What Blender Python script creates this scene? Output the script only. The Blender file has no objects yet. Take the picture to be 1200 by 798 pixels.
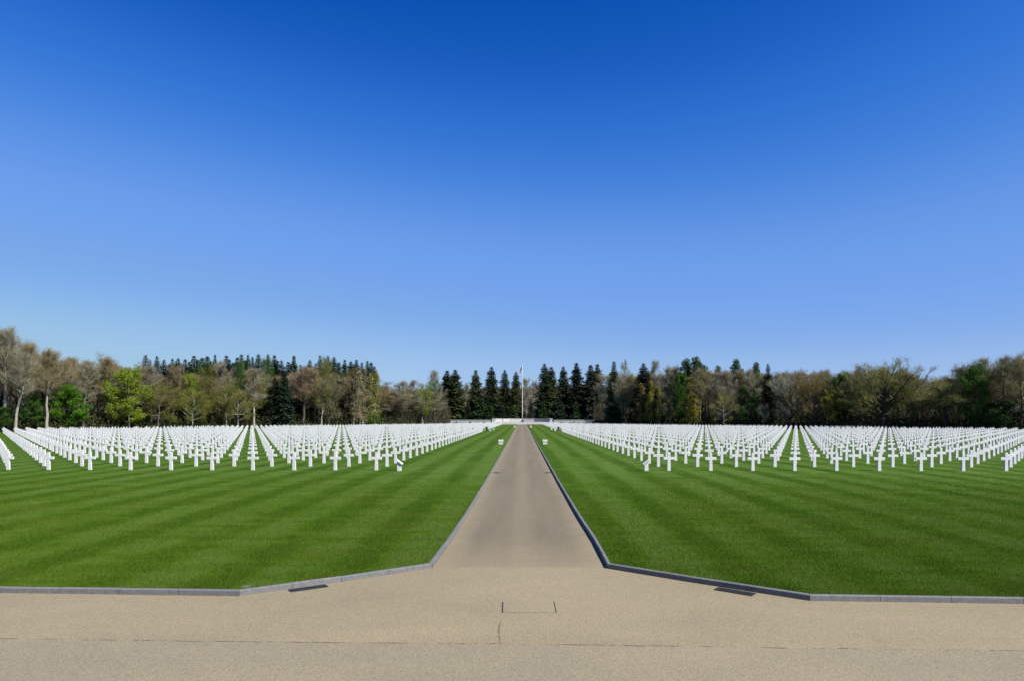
import bpy, bmesh, math, random
import numpy as np
from mathutils import Vector, Matrix

# ------------------------------------------------------------------ camera, sky, sun, exposure
C = bpy.context.scene.collection
SC = bpy.context.scene
HC = 3.12                       # eye height above the path
YAW = math.radians(0.86)
F = 800.0                       # focal length in photo pixels (1200 wide)
HORIZON = 488.0
cam = bpy.data.cameras.new('camera')
cam.lens = 24.0; cam.sensor_width = 36.0; cam.sensor_fit = 'HORIZONTAL'
cam.shift_y = (HORIZON - 399.0) / 1200.0
cam.clip_start = 0.1; cam.clip_end = 20000
camo = bpy.data.objects.new('camera', cam); C.objects.link(camo)
camo.location = (0, 0, HC); camo.rotation_euler = (math.pi / 2, 0, YAW)
SC.camera = camo

SUN_EL = math.radians(45); SUN_AZ = math.radians(124)      # compass-like: 0 = +Y, 90 = +X
sdir = Vector((math.sin(SUN_AZ) * math.cos(SUN_EL), math.cos(SUN_AZ) * math.cos(SUN_EL), math.sin(SUN_EL)))
W = bpy.data.worlds.new('World'); SC.world = W; W.use_nodes = True
nt = W.node_tree; nt.nodes.clear()
sky = nt.nodes.new('ShaderNodeTexSky'); sky.sky_type = 'NISHITA'; sky.sun_disc = False
sky.sun_elevation = SUN_EL; sky.sun_rotation = SUN_AZ
sky.altitude = 600; sky.air_density = 1.0; sky.dust_density = 0.25; sky.ozone_density = 3.0
def vmul(src, k):
    x = nt.nodes.new('ShaderNodeVectorMath'); x.operation = 'SCALE'; x.inputs['Scale'].default_value = k
    nt.links.new(src, x.inputs[0]); return x.outputs[0]
# the photograph's sky is deep and polarised: a tone curve over the sky's own brightness, per channel
cur = nt.nodes.new('ShaderNodeRGBCurve'); cm_ = cur.mapping; cm_.use_clip = True
for ci, pts_ in enumerate((((0, 0), (.105, .003), (.141, .031), (.2225, .141), (.275, .172), (.36, .215), (.525, .319), (.83, .40), (1, .44)),
                           ((0, 0), (.12, .04), (.19, .087), (.245, .168), (.375, .328), (.49, .378), (.60, .43), (.70, .495), (1, .59)),
                           ((0, 0), (.25, .27), (.365, .456), (.4475, .631), (.616, .80), (.72, .835), (.8, .808), (.9, .825), (1, .80)))):
    c_ = cm_.curves[ci]
    for p_ in c_.points[1:-1]: c_.points.remove(p_)
    c_.points[0].location = pts_[0]; c_.points[-1].location = pts_[-1]
    for p_ in pts_[1:-1]: c_.points.new(*p_)
cm_.update()
bg = nt.nodes.new('ShaderNodeBackground'); bg.inputs['Strength'].default_value = 0.1
wo = nt.nodes.new('ShaderNodeOutputWorld')
nt.links.new(vmul(sky.outputs[0], 0.125), cur.inputs['Color'])
nt.links.new(vmul(cur.outputs[0], 5.95), bg.inputs[0]); nt.links.new(bg.outputs[0], wo.inputs[0])
sl = bpy.data.lights.new('sun', 'SUN'); sl.energy = 5.0; sl.angle = math.radians(0.5); sl.color = (1.0, 0.955, 0.89)
so = bpy.data.objects.new('sun', sl); C.objects.link(so)
so.rotation_euler = (-sdir).to_track_quat('-Z', 'Y').to_euler(); so.location = (60, -40, 80)
SC.view_settings.view_transform = 'Standard'; SC.view_settings.look = 'None'
SC.view_settings.exposure = 0.75; SC.view_settings.gamma = 1.0
SC.render.engine = 'CYCLES'
SC.cycles.max_bounces = 5; SC.cycles.diffuse_bounces = 3; SC.cycles.glossy_bounces = 2
SC.cycles.transmission_bounces = 3; SC.cycles.transparent_max_bounces = 4
SC.cycles.caustics_reflective = False; SC.cycles.caustics_refractive = False

# ------------------------------------------------------------------ helpers
def ray(px, py):
    cx, cz = (px - 600.0) / F, (HORIZON - py) / F
    return Vector((cx * math.cos(YAW) - math.sin(YAW), cx * math.sin(YAW) + math.cos(YAW), cz))
def gp(px, py, z=0.0):
    d = ray(px, py); t = (z - HC) / d.z
    return Vector((d.x * t, d.y * t, z))
def at_depth(px, Y):
    d = ray(px, HORIZON); t = Y / d.y
    return Vector((d.x * t, Y, 0)), t
def project(x, y, z):
    dx, dy = x, y
    cx = dx * math.cos(YAW) + dy * math.sin(YAW); cy = -dx * math.sin(YAW) + dy * math.cos(YAW)
    return 600 + F * cx / cy, HORIZON - F * (z - HC) / cy, cy

def tag(o, label=None, cat=None, group=None, kind=None):
    if label: o['label'] = label
    if cat: o['category'] = cat
    if group: o['group'] = group
    if kind: o['kind'] = kind
    return o
def link(name, me, parent=None, loc=None):
    o = bpy.data.objects.new(name, me); C.objects.link(o)
    if parent is not None: o.parent = parent
    if loc is not None: o.location = loc
    return o
def empty(name, loc, rz=0.0):
    o = bpy.data.objects.new(name, None); C.objects.link(o); o.location = loc; o.rotation_euler = (0, 0, rz)
    o.empty_display_size = 0.3
    return o
class MB:
    def __init__(s): s.v = []; s.f = []
    def quad(s, a, b, c, d):
        n = len(s.v); s.v += [tuple(a), tuple(b), tuple(c), tuple(d)]; s.f.append((n, n+1, n+2, n+3))
    def tri(s, a, b, c):
        n = len(s.v); s.v += [tuple(a), tuple(b), tuple(c)]; s.f.append((n, n+1, n+2))
    def poly(s, pts):
        n = len(s.v); s.v += [tuple(p) for p in pts]; s.f.append(tuple(range(n, n+len(pts))))
    def box(s, x0, x1, y0, y1, z0, z1):
        n = len(s.v)
        s.v += [(x0,y0,z0),(x1,y0,z0),(x1,y1,z0),(x0,y1,z0),(x0,y0,z1),(x1,y0,z1),(x1,y1,z1),(x0,y1,z1)]
        for q in ((0,3,2,1),(4,5,6,7),(0,1,5,4),(1,2,6,5),(2,3,7,6),(3,0,4,7)): s.f.append(tuple(n+i for i in q))
    def hexa(s, b, t):
        n = len(s.v); s.v += [tuple(p) for p in b] + [tuple(p) for p in t]
        for q in ((0,3,2,1),(4,5,6,7),(0,1,5,4),(1,2,6,5),(2,3,7,6),(3,0,4,7)): s.f.append(tuple(n+i for i in q))
    def tube(s, pts, rad, k=5):
        n0 = len(s.v); m = len(pts)
        for i, p in enumerate(pts):
            p = Vector(p)
            t = (Vector(pts[min(i+1, m-1)]) - Vector(pts[max(i-1, 0)]))
            if t.length < 1e-9: t = Vector((0, 0, 1))
            t.normalize()
            u = t.cross(Vector((0, 0, 1)) if abs(t.z) < 0.9 else Vector((1, 0, 0))).normalized(); w = t.cross(u)
            for j in range(k):
                a = 2 * math.pi * j / k
                s.v.append(tuple(p + (u * math.cos(a) + w * math.sin(a)) * rad[i]))
        for i in range(m - 1):
            for j in range(k):
                a = n0 + i*k + j; b = n0 + i*k + (j+1) % k
                s.f.append((a, b, b + k, a + k))
        s.f.append(tuple(n0 + (m-1)*k + j for j in range(k)))
    def lathe(s, prof, k=16, c=(0, 0)):
        n0 = len(s.v); m = len(prof)
        for r, z in prof:
            for j in range(k):
                a = 2*math.pi*j/k; s.v.append((c[0] + r*math.cos(a), c[1] + r*math.sin(a), z))
        for i in range(m-1):
            for j in range(k):
                a = n0+i*k+j; b = n0+i*k+(j+1) % k; s.f.append((a, b, b+k, a+k))
        s.f.append(tuple(n0+j for j in reversed(range(k)))); s.f.append(tuple(n0+(m-1)*k+j for j in range(k)))
    def mesh(s, name, mat, smooth=False):
        me = bpy.data.meshes.new(name); me.from_pydata(s.v, [], s.f); me.update()
        if mat: me.materials.append(mat)
        if smooth: me.polygons.foreach_set('use_smooth', [True]*len(me.polygons))
        return me
    def build(s, name, mat, parent=None, loc=None, smooth=False):
        return link(name, s.mesh(name, mat, smooth), parent, loc)
def bevel(o, w, seg=2):
    bm = bmesh.new(); bm.from_mesh(o.data)
    bmesh.ops.bevel(bm, geom=list(bm.edges), offset=w, segments=seg, affect='EDGES', profile=0.5)
    bm.to_mesh(o.data); bm.free(); o.data.update()
    return o
def np_mesh(name, V, n, mat):
    """V: (k*n,3) vertices of k n-gons."""
    me = bpy.data.meshes.new(name); k = len(V) // n
    me.vertices.add(len(V)); me.vertices.foreach_set('co', V.astype(np.float32).ravel())
    me.loops.add(len(V)); me.loops.foreach_set('vertex_index', np.arange(len(V), dtype=np.int32))
    me.polygons.add(k); me.polygons.foreach_set('loop_start', np.arange(0, len(V), n, dtype=np.int32))
    me.polygons.foreach_set('loop_total', np.full(k, n, dtype=np.int32))
    me.update(calc_edges=True); me.validate()
    if mat: me.materials.append(mat)
    return me

# ------------------------------------------------------------------ materials
class NT:
    def __init__(s, name):
        s.m = bpy.data.materials.new(name); s.m.use_nodes = True; s.t = s.m.node_tree; s.t.nodes.clear()
        s.out = s.t.nodes.new('ShaderNodeOutputMaterial')
    def n(s, typ, **kw):
        x = s.t.nodes.new('ShaderNode' + typ)
        for k, v in kw.items(): setattr(x, k, v)
        return x
    def l(s, a, b): s.t.links.new(a, b)
    def val(s, sock, v):
        if hasattr(v, 'is_linked') or isinstance(v, bpy.types.NodeSocket): s.l(v, sock)
        else: sock.default_value = v
    def math(s, op, a, b=0.0, clamp=False):
        x = s.n('Math', operation=op); x.use_clamp = clamp; s.val(x.inputs[0], a); s.val(x.inputs[1], b); return x.outputs[0]
    def noise(s, vec, scale, detail=3, rough=0.55, dist=0.0):
        x = s.n('TexNoise'); s.l(vec, x.inputs['Vector']); x.inputs['Scale'].default_value = scale
        x.inputs['Detail'].default_value = detail; x.inputs['Roughness'].default_value = rough; x.inputs['Distortion'].default_value = dist
        return x.outputs['Fac']
    def scaled(s, vec, sc):
        x = s.n('Mapping'); s.l(vec, x.inputs['Vector']); x.inputs['Scale'].default_value = sc; return x.outputs[0]
    def ramp(s, fac, stops):
        x = s.n('ValToRGB'); s.l(fac, x.inputs[0]); e = x.color_ramp.elements
        while len(e) < len(stops): e.new(0.5)
        for el, (p, c) in zip(e, stops): el.position = p; el.color = (*c, 1) if len(c) == 3 else c
        return x.outputs[0]
    def mix(s, fac, a, b, mode='MIX'):
        x = s.n('Mix', data_type='RGBA', blend_type=mode); s.val(x.inputs['Factor'], fac)
        for sock, v in ((x.inputs[6], a), (x.inputs[7], b)):
            if isinstance(v, tuple): sock.default_value = (*v, 1)
            else: s.l(v, sock)
        return x.outputs[2]
    def maprange(s, v, a, b, c, d):
        x = s.n('MapRange'); s.l(v, x.inputs[0])
        for i, q in enumerate((a, b, c, d)): x.inputs[i+1].default_value = q
        return x.outputs[0]
    def pos(s): return s.n('NewGeometry').outputs['Position']
    def island(s): return s.n('NewGeometry').outputs['Random Per Island']
    def objrand(s): return s.n('ObjectInfo').outputs['Random']
    def principled(s, col, rough=0.7, spec=0.3, metal=0.0, bump=None, bstr=0.3, bdist=0.02):
        p = s.n('BsdfPrincipled')
        if isinstance(col, tuple): p.inputs['Base Color'].default_value = (*col, 1)
        else: s.l(col, p.inputs['Base Color'])
        s.val(p.inputs['Roughness'], rough); p.inputs['Specular IOR Level'].default_value = spec; p.inputs['Metallic'].default_value = metal
        if bump is not None:
            b = s.n('Bump'); b.inputs['Strength'].default_value = bstr; b.inputs['Distance'].default_value = bdist
            s.l(bump, b.inputs['Height']); s.l(b.outputs[0], p.inputs['Normal'])
        s.l(p.outputs[0], s.out.inputs[0]); return p
def scl(c, k): return tuple(x * k for x in c)

def grass_colour(m, blades):
    """mown lawn: stripes along the path, blotches, worn and yellow specks"""
    P = m.pos(); sep = m.n('SeparateXYZ'); m.l(P, sep.inputs[0])
    wob = m.math('MULTIPLY', m.math('SUBTRACT', m.noise(m.scaled(P, (0.3, 0.08, 0)), 1.0, 2), 0.5), 0.55)
    wob2 = m.math('MULTIPLY', m.math('SUBTRACT', m.noise(P, 1.6, 2), 0.5), 0.28)
    right = m.math('GREATER_THAN', sep.outputs[0], 0.0)
    ax = m.math('ADD', m.math('ABSOLUTE', sep.outputs[0]), m.math('MULTIPLY', right, -0.87))
    x = m.math('ADD', m.math('ADD', ax, wob), wob2)
    s = m.math('SINE', m.math('MULTIPLY', m.math('SUBTRACT', x, 3.42 + 2.16/4), 2*math.pi/2.16))   # lowest at the dark passes
    s = m.maprange(s, -0.9, 0.45, 0.0, 1.0)
    br = m.noise(m.scaled(P, (0.42, 0.16, 1)), 1.0, 3, 0.6)
    amp = m.maprange(br, 0.35, 0.65, 0.12, 0.92)
    s = m.math('ADD', m.math('MULTIPLY', m.math('SUBTRACT', s, 0.62), amp), 0.56)
    cross = m.noise(m.scaled(P, (0.30, 1.5, 1)), 1.0, 3, 0.6, 0.3)
    s = m.math('ADD', s, m.maprange(cross, 0.3, 0.7, -0.30, 0.26))
    s = m.math('ADD', s, m.maprange(m.noise(P, 1.1, 4, 0.65), 0.3, 0.7, -0.18, 0.18), clamp=True)
    s = m.math('ADD', m.math('MULTIPLY', m.math('SUBTRACT', s, 0.54), 1.45), 0.52, clamp=True)
    col = m.ramp(s, [(0.0, (0.0312, 0.0746, 0.0009)), (0.5, (0.0538, 0.1094, 0.0035)), (1.0, (0.0816, 0.1371, 0.0234))])
    # drier, olive patches
    dry = m.maprange(m.noise(m.scaled(P, (0.5, 0.8, 1)), 0.8, 4, 0.65), 0.50, 0.72, 0.0, 0.7)
    col = m.mix(dry, col, (0.0825, 0.0998, 0.0156))
    fine = m.noise(P, 9.0, 4, 0.7)
    col = m.mix(m.maprange(fine, 0.35, 0.7, 0.35, 0.0), col, (0.0191, 0.0477, 0.0052))
    sp = m.maprange(m.noise(P, 26.0, 2, 0.6), 0.63, 0.74, 0.0, 0.6)
    col = m.mix(sp, col, (0.1736, 0.1910, 0.0521))
    if blades:
        r = m.island(); col = m.mix(1.0, col, (1.38, 1.42, 1.2), 'MULTIPLY'); col = m.mix(m.maprange(r, 0.0, 1.0, 0.0, 0.45), col, (0.13, 0.205, 0.019))
        r2 = m.math('GREATER_THAN', r, 0.95); col = m.mix(m.math('MULTIPLY', r2, 0.6), col, (0.225, 0.21, 0.087))
    return col
def mat_lawn():
    m = NT('lawn_grass'); P = m.pos(); col = grass_colour(m, False)
    h = m.math('ADD', m.noise(P, 18, 5, 0.75), m.math('MULTIPLY', m.noise(P, 3.0, 3), 0.6))
    m.principled(col, 0.9, 0.05, bump=h, bstr=0.55, bdist=0.05); return m.m
def mat_blades():
    m = NT('grass_blades'); col = grass_colour(m, True)
    p = m.n('BsdfPrincipled'); m.l(col, p.inputs['Base Color']); p.inputs['Roughness'].default_value = 0.7; p.inputs['Specular IOR Level'].default_value = 0.08
    t = m.n('BsdfTranslucent'); m.l(col, t.inputs[0]); a = m.n('MixShader'); a.inputs[0].default_value = 0.3
    m.l(p.outputs[0], a.inputs[1]); m.l(t.outputs[0], a.inputs[2]); m.l(a.outputs[0], m.out.inputs[0]); return m.m
def mat_paving(name, base, tint, dark, seed=0.0, worn=None):
    m = NT(name); P0 = m.pos(); mp = m.n('Mapping'); m.l(P0, mp.inputs[0]); mp.inputs['Location'].default_value = (seed, seed*1.7, 0); P = mp.outputs[0]
    big = m.noise(m.scaled(P, (0.6, 1, 1)), 0.45, 5, 0.62, 0.4)
    col = m.mix(m.maprange(big, 0.32, 0.68, 0, 1), base, tint)
    if worn:
        # the path itself is older and greyer: from the junction on, less along its edges and along a middle streak
        sep = m.n('SeparateXYZ'); m.l(P0, sep.inputs[0]); nz = m.noise(P, 1.1, 4, 0.65); nl = m.noise(m.scaled(P, (1.6, 0.12, 1)), 1.0, 4, 0.6)
        y = m.math('ADD', sep.outputs[1], m.math('MULTIPLY', m.math('SUBTRACT', nz, 0.5), 0.9))
        a = m.math('ADD', m.maprange(y, PATHY - 0.1, PATHY + 0.1, 0.0, 0.3), m.maprange(y, PATHY - 0.5, PATHY + 3.5, 0.0, 0.7))
        ax = m.math('ADD', m.math('ABSOLUTE', sep.outputs[0]), m.math('MULTIPLY', m.math('SUBTRACT', nz, 0.5), 0.5))
        e = m.maprange(ax, 1.15, 1.7, 1.0, 0.35)
        c = m.maprange(ax, 0.12, 0.45, 0.72, 1.0)
        k = m.math('MULTIPLY', m.math('MULTIPLY', a, e), m.math('MULTIPLY', c, m.maprange(nl, 0.3, 0.7, 0.72, 1.0)), clamp=True)
        col = m.mix(k, col, worn)
    pat = m.maprange(m.noise(m.scaled(P, (0.7, 1, 1)), 1.7, 5, 0.7, 0.6), 0.55, 0.8, 0, 0.38)
    col = m.mix(pat, col, m.mix(0.5, col, dark))
    ag = m.n('TexVoronoi'); m.l(P, ag.inputs['Vector']); ag.inputs['Scale'].default_value = 60
    col = m.mix(0.42, col, m.mix(1.0, col, m.ramp(ag.outputs['Color'], [(0.0, (0.35, 0.35, 0.36)), (0.45, (1.0, 1.0, 1.0)), (1.0, (1.6, 1.58, 1.5))]), 'MULTIPLY'))
    n2 = m.noise(P, 34, 4, 0.75)
    col = m.mix(m.maprange(n2, 0.36, 0.58, 0.30, 0.0), col, m.mix(1.0, col, (0.4, 0.4, 0.4), 'MULTIPLY'))
    n3 = m.noise(P, 13, 3, 0.7)
    col = m.mix(m.maprange(n3, 0.36, 0.6, 0.10, 0.0), col, m.mix(1.0, col, (0.55, 0.53, 0.5), 'MULTIPLY'))
    lit = m.maprange(m.noise(P, 4.5, 3, 0.6), 0.73, 0.79, 0.0, 0.5)
    col = m.mix(lit, col, scl(dark, 0.45))
    h = m.math('ADD', ag.outputs['Distance'], m.noise(P, 30, 3))
    m.principled(col, 0.88, 0.25, bump=h, bstr=0.4, bdist=0.006); return m.m
def mat_stone(name, c1, c2, scale=9.0, rough=0.75, isl=0.25):
    m = NT(name); P = m.pos(); f = m.noise(P, scale, 5, 0.7)
    col = m.mix(m.maprange(f, 0.32, 0.68, 0, 1), c1, c2)
    if isl:
        r = m.island(); col = m.mix(m.maprange(r, 0, 1, 0.0, isl), col, scl(c1, 0.6))
    sp = m.noise(P, scale*9, 2, 0.6); col = m.mix(m.maprange(sp, 0.55, 0.75, 0, 0.35), col, scl(c1, 0.45))
    m.principled(col, rough, 0.3, bump=f, bstr=0.25, bdist=0.01); return m.m
def mat_marble():
    m = NT('white_marble'); P = m.pos(); f = m.noise(P, 3.5, 5, 0.65, 0.6)
    col = m.mix(m.maprange(f, 0.4, 0.75, 0, 1), (0.5934, 0.5891, 0.5848), (0.5160, 0.5203, 0.5246))
    col = m.mix(m.maprange(m.objrand(), 0, 1, 0, 0.25), col, (0.5332, 0.5160, 0.4816))
    m.principled(col, 0.5, 0.3); return m.m
def mat_plain(name, c, rough=0.6, metal=0.0, var=0.25, scale=6.0):
    m = NT(name); f = m.noise(m.pos(), scale, 4, 0.6)
    m.principled(m.mix(m.maprange(f, 0.3, 0.7, 0, 1), c, scl(c, 1 - var)), rough, 0.35, metal); return m.m
def mat_leaf(name, c1, c2, trans=0.25, patch=None):
    m = NT(name); r = m.island()
    tc = m.n('TexCoord'); P = tc.outputs['Object']
    col = m.mix(r, c1, c2)
    col = m.mix(m.maprange(m.noise(P, 0.35, 3, 0.6), 0.35, 0.65, 0, 0.6), col, scl(c1, 0.62))
    col = m.mix(m.maprange(m.objrand(), 0, 1, 0.0, 0.35), col, scl(c2, 0.8))
    if patch: col = m.mix(m.maprange(m.noise(P, 0.22, 2, 0.5), 0.5, 0.62, 0, 0.85), col, patch)
    p = m.n('BsdfPrincipled'); m.l(col, p.inputs['Base Color']); p.inputs['Roughness'].default_value = 0.65; p.inputs['Specular IOR Level'].default_value = 0.2
    if trans:
        t = m.n('BsdfTranslucent'); m.l(col, t.inputs[0]); a = m.n('MixShader'); a.inputs[0].default_value = trans
        m.l(p.outputs[0], a.inputs[1]); m.l(t.outputs[0], a.inputs[2]); m.l(a.outputs[0], m.out.inputs[0])
    else: m.l(p.outputs[0], m.out.inputs[0])
    return m.m
def mat_bark(name, c1, c2):
    m = NT(name); tc = m.n('TexCoord'); f = m.noise(m.scaled(tc.outputs['Object'], (1, 1, 0.25)), 4.0, 4, 0.7)
    m.principled(m.mix(m.maprange(f, 0.35, 0.65, 0, 1), c1, c2), 0.85, 0.15); return m.m

M_lawn = mat_lawn(); M_blade = mat_blades()
PATHY = gp(610, 664).y
M_road = mat_paving('road_aggregate', (0.2466, 0.2100, 0.1325), (0.2117, 0.1816, 0.1191), (0.1450, 0.1234, 0.0817), 3.1)
M_pave = mat_paving('pavement_aggregate', (0.2642, 0.2174, 0.1300), (0.2267, 0.1884, 0.1159), (0.1500, 0.1216, 0.0767), 11.7, worn=(0.1417, 0.1175, 0.0758))
M_path = M_pave
M_kerb = mat_stone('kerb_granite', (0.1800, 0.1776, 0.1760), (0.1080, 0.1088, 0.1104), 12.0, 0.85, 0.5)
M_joint = mat_plain('joint_filler', (0.155, 0.122, 0.075), 0.95, var=0.5, scale=14)
M_groove = mat_plain('groove_dark', (0.03, 0.032, 0.036), 0.8)
M_iron = mat_plain('cast_iron', (0.034, 0.035, 0.038), 0.6, 0.3)
M_marble = mat_marble()
M_terrace = mat_stone('pale_stone', (0.4861, 0.4774, 0.4600), (0.3819, 0.3776, 0.3689), 1.2, 0.8, 0.2)
M_wall = mat_stone('grey_stone', (0.3732, 0.3732, 0.3732), (0.2778, 0.2821, 0.2864), 1.1, 0.85, 0.25)
M_terfloor = mat_stone('terrace_paving', (0.2951, 0.2604, 0.2344), (0.2430, 0.2170, 0.1996), 1.0, 0.85, 0.0)
M_pole = mat_plain('white_pole_paint', (0.5382, 0.5382, 0.5295), 0.35, 0.0, 0.06)
M_floor = mat_leaf('woodland_litter', (0.045, 0.040, 0.022), (0.075, 0.062, 0.032), 0.0)
M_earth = mat_plain('earth', (0.07, 0.075, 0.03), 0.95, 0, 0.5, 0.05)

# ------------------------------------------------------------------ ground, road, path
GZ = 0.07                                              # lawn level; the path lies at 0
b = MB(); b.quad((-9000, -3000, -0.06), (9000, -3000, -0.06), (9000, 12000, -0.06), (-9000, 12000, -0.06))
tag(b.build('ground', M_earth), kind='structure')
seamL, seamR = gp(-500, 742), gp(1700, 766)
seam = [gp(px, py) for px, py in ((-500, 742.5), (0, 748.2), (200, 750.5), (400, 752.6), (590, 754.0), (800, 757.0), (1000, 760.0), (1200, 762.2), (1700, 768))]
b = MB()
b.poly([(-80, -25, 0), (80, -25, 0), (80, seam[-1].y, 0)] + list(reversed(seam)) + [(-80, seam[0].y, 0)])
tag(b.build('road', M_road), kind='structure')
b = MB()
b.poly([(-80, seam[0].y, 0)] + seam + [(80, seam[-1].y, 0), (80, PATHY, 0), (-80, PATHY, 0)])
tag(b.build('pavement', M_pave), kind='structure')
EDGE = [(PATHY - 0.25, 1.81), (17, 1.775), (21, 1.72), (32, 1.68), (60, 1.68), (150, 1.75), (278, 1.82)]
b = MB()
b.poly([(-2.5, PATHY, 0), (2.5, PATHY, 0), (2.5, 278, 0), (-2.5, 278, 0)])
tag(b.build('path', M_path), kind='structure')

# kerb runs: road-side foot of the stones, from the frame's edge round the corner and along the path
kL = [gp(-700, 687), gp(0, 694.3), gp(280, 698.2), gp(400, 681.5), gp(506.7, 665.2)] + [Vector((-x, y, 0)) for y, x in EDGE[1:]]
kR = [gp(1900, 714), gp(1200, 707.4), gp(949, 703.6), gp(820, 683.6), gp(711.7, 665.8)] + [Vector((x, y, 0)) for y, x in EDGE[1:]]
KW, KH = 0.075, 0.10
def kerb(pts, side):
    # inner line = offset towards the lawn
    off = []
    n = len(pts)
    for i in range(n):
        ds = []
        if i > 0: ds.append((pts[i] - pts[i-1]).normalized())
        if i < n-1: ds.append((pts[i+1] - pts[i]).normalized())
        ns = [Vector((-d.y, d.x, 0)) * side for d in ds]
        nn = sum(ns, Vector()); nn.normalize()
        off.append(pts[i] + nn * (KW / max(0.4, nn.dot(ns[0]))))
    rng = random.Random(7 if side > 0 else 8)
    b = MB()
    for i in range(n-1):
        L = (pts[i+1] - pts[i]).length; far = pts[i].y > 60
        k = max(1, round(L / (1.05 if not far else 2.0)))
        for j in range(k):
            g = 0.004 / (L / k) if not far else 0.002
            t0, t1 = (j + g)/k, (j + 1 - g)/k
            dz = rng.uniform(-0.004, 0.004); dx = Vector((rng.uniform(-.003, .003), rng.uniform(-.003, .003), 0))
            p0, p1 = pts[i].lerp(pts[i+1], t0)+dx, pts[i].lerp(pts[i+1], t1)+dx
            q0, q1 = off[i].lerp(off[i+1], t0), off[i].lerp(off[i+1], t1)
            d = (off[i] - pts[i]).normalized() * 0.012
            z1 = KH + dz; up = Vector((0, 0, 1))
            lo = [p0 - up*0.04, p1 - up*0.04, q1 - up*0.04, q0 - up*0.04]
            mid = [p0 + up*(z1-0.013), p1 + up*(z1-0.013), q1 + up*(z1-0.001), q0 + up*(z1-0.001)]
            top = [p0 + d + up*z1, p1 + d + up*z1, q1 + up*z1, q0 + up*z1]
            if side > 0:
                lo, mid, top = [x[::-1] for x in (lo, mid, top)]
            n0 = len(b.v); b.v += [tuple(x) for x in lo + mid + top]
            for s_ in (0, 4):
                for a in range(4):
                    c = (a+1) % 4; b.f.append((n0+s_+a, n0+s_+c, n0+s_+4+c, n0+s_+4+a))
            b.f.append((n0+8, n0+9, n0+10, n0+11)); b.f.append((n0+3, n0+2, n0+1, n0))
    tag(b.build('kerb', M_kerb), kind='structure')
    return off
def side_of(pts, toward):
    d = (pts[1]-pts[0]).normalized(); nrm = Vector((-d.y, d.x, 0))
    return 1 if nrm.dot(toward) > 0 else -1
inL = kerb(kL, side_of(kL, Vector((0, 1, 0)))); inR = kerb(kR, side_of(kR, Vector((0, 1, 0))))
for inner, s in ((inL, -1), (inR, 1)):
    pts = [Vector((p.x, p.y, GZ)) for p in inner]
    poly = [Vector((s*420, pts[0].y, GZ))] + pts + [Vector((s*1.95, 330, GZ)), Vector((s*420, 330, GZ))]
    b = MB(); b.poly(poly if s > 0 else poly[::-1]); o = b.build('lawn', M_lawn)
    bm = bmesh.new(); bm.from_mesh(o.data); bmesh.ops.recalc_face_normals(bm, faces=bm.faces); bmesh.ops.triangulate(bm, faces=bm.faces)
    for f_ in bm.faces:
        if f_.normal.z < 0: f_.normal_flip()
    bm.to_mesh(o.data); bm.free(); tag(o, kind='structure')

# grass blades on the near lawns: one mass, thinning with distance
def in_poly(x, y, poly):
    ins = np.zeros(len(x), bool); j = len(poly) - 1
    for i in range(len(poly)):
        xi, yi, xj, yj = poly[i][0], poly[i][1], poly[j][0], poly[j][1]
        c = ((yi > y) != (yj > y)) & (x < (xj - xi) * (y - yi) / (yj - yi + 1e-12) + xi); ins ^= c; j = i
    return ins
rs = np.random.default_rng(5)
NB = 2600000
yy = 11.0 + 27.0 * rs.random(NB) ** 2.4; xx = (rs.random(NB) * 2 - 1) * (yy * 0.80 + 1.5)
keep = np.zeros(NB, bool); fade = rs.random(NB) < np.clip((37.5 - yy) / 16.0, 0, 1)
for inner, s in ((inL, -1), (inR, 1)):
    pts = [(p.x + 0.0, p.y) for p in inner]
    keep |= in_poly(xx, yy, [(s*60, pts[0][1])] + pts + [(s*60, 278)])
keep &= fade; xx, yy = xx[keep], yy[keep]; n = len(xx)
h = 0.024 + 0.022 * rs.random(n) + 0.03*(rs.random(n) > 0.985); w = 0.0016 + 0.0014 * rs.random(n) + 0.00014 * yy
az = rs.random(n) * 2 * np.pi; ln = rs.random(n) * 0.9
laz = rs.random(n) * 2 * np.pi
V = np.zeros((n, 3, 3))
V[:, 0] = np.stack([xx - w*np.cos(az), yy - w*np.sin(az), np.full(n, GZ - 0.003)], 1)
V[:, 1] = np.stack([xx + w*np.cos(az), yy + w*np.sin(az), np.full(n, GZ - 0.003)], 1)
V[:, 2] = np.stack([xx + h*ln*np.cos(laz), yy + h*ln*np.sin(laz), GZ + h], 1)
tag(link('grass', np_mesh('grass', V.reshape(-1, 3), 3, M_blade)), 'short mown grass standing along the kerbs of both lawns', 'grass', kind='stuff')

# joints, crack and cut lines in the paving
def strip(pts, w, z, mat, name, rng, jitter=0.0, gaps=0.0, step=0.05):
    """an irregular hairline made of short bits whose width swells and dies away"""
    b = MB(); P = []
    for a, c in zip(pts[:-1], pts[1:]):
        k = max(1, int((c-a).length/step)); P += [a.lerp(c, i/k) for i in range(k)]
    P.append(pts[-1]); o = 0.0; e = 0.5; cur = None; on = 1.0
    for i, p in enumerate(P):
        d = (P[min(i+1, len(P)-1)] - P[max(i-1, 0)]).normalized(); nn = Vector((-d.y, d.x, 0))
        o = o*0.75 + rng.gauss(0, jitter); e = min(1, max(0, e*0.9 + rng.gauss(0.05, 0.16)))
        ww = w*max(0.0, min(1.6, (e - gaps)*2.2 + rng.gauss(0, .3))); prev = cur
        cur = (p + nn*(o-ww/2), p + nn*(o+ww/2), ww)
        if prev and (prev[2] > w*.08 or ww > w*.08):
            b.quad(*[Vector((q.x, q.y, z)) for q in (prev[0], cur[0], cur[1], prev[1])])
    return tag(b.build(name, mat), kind='structure')
rg = random.Random(3)
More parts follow.
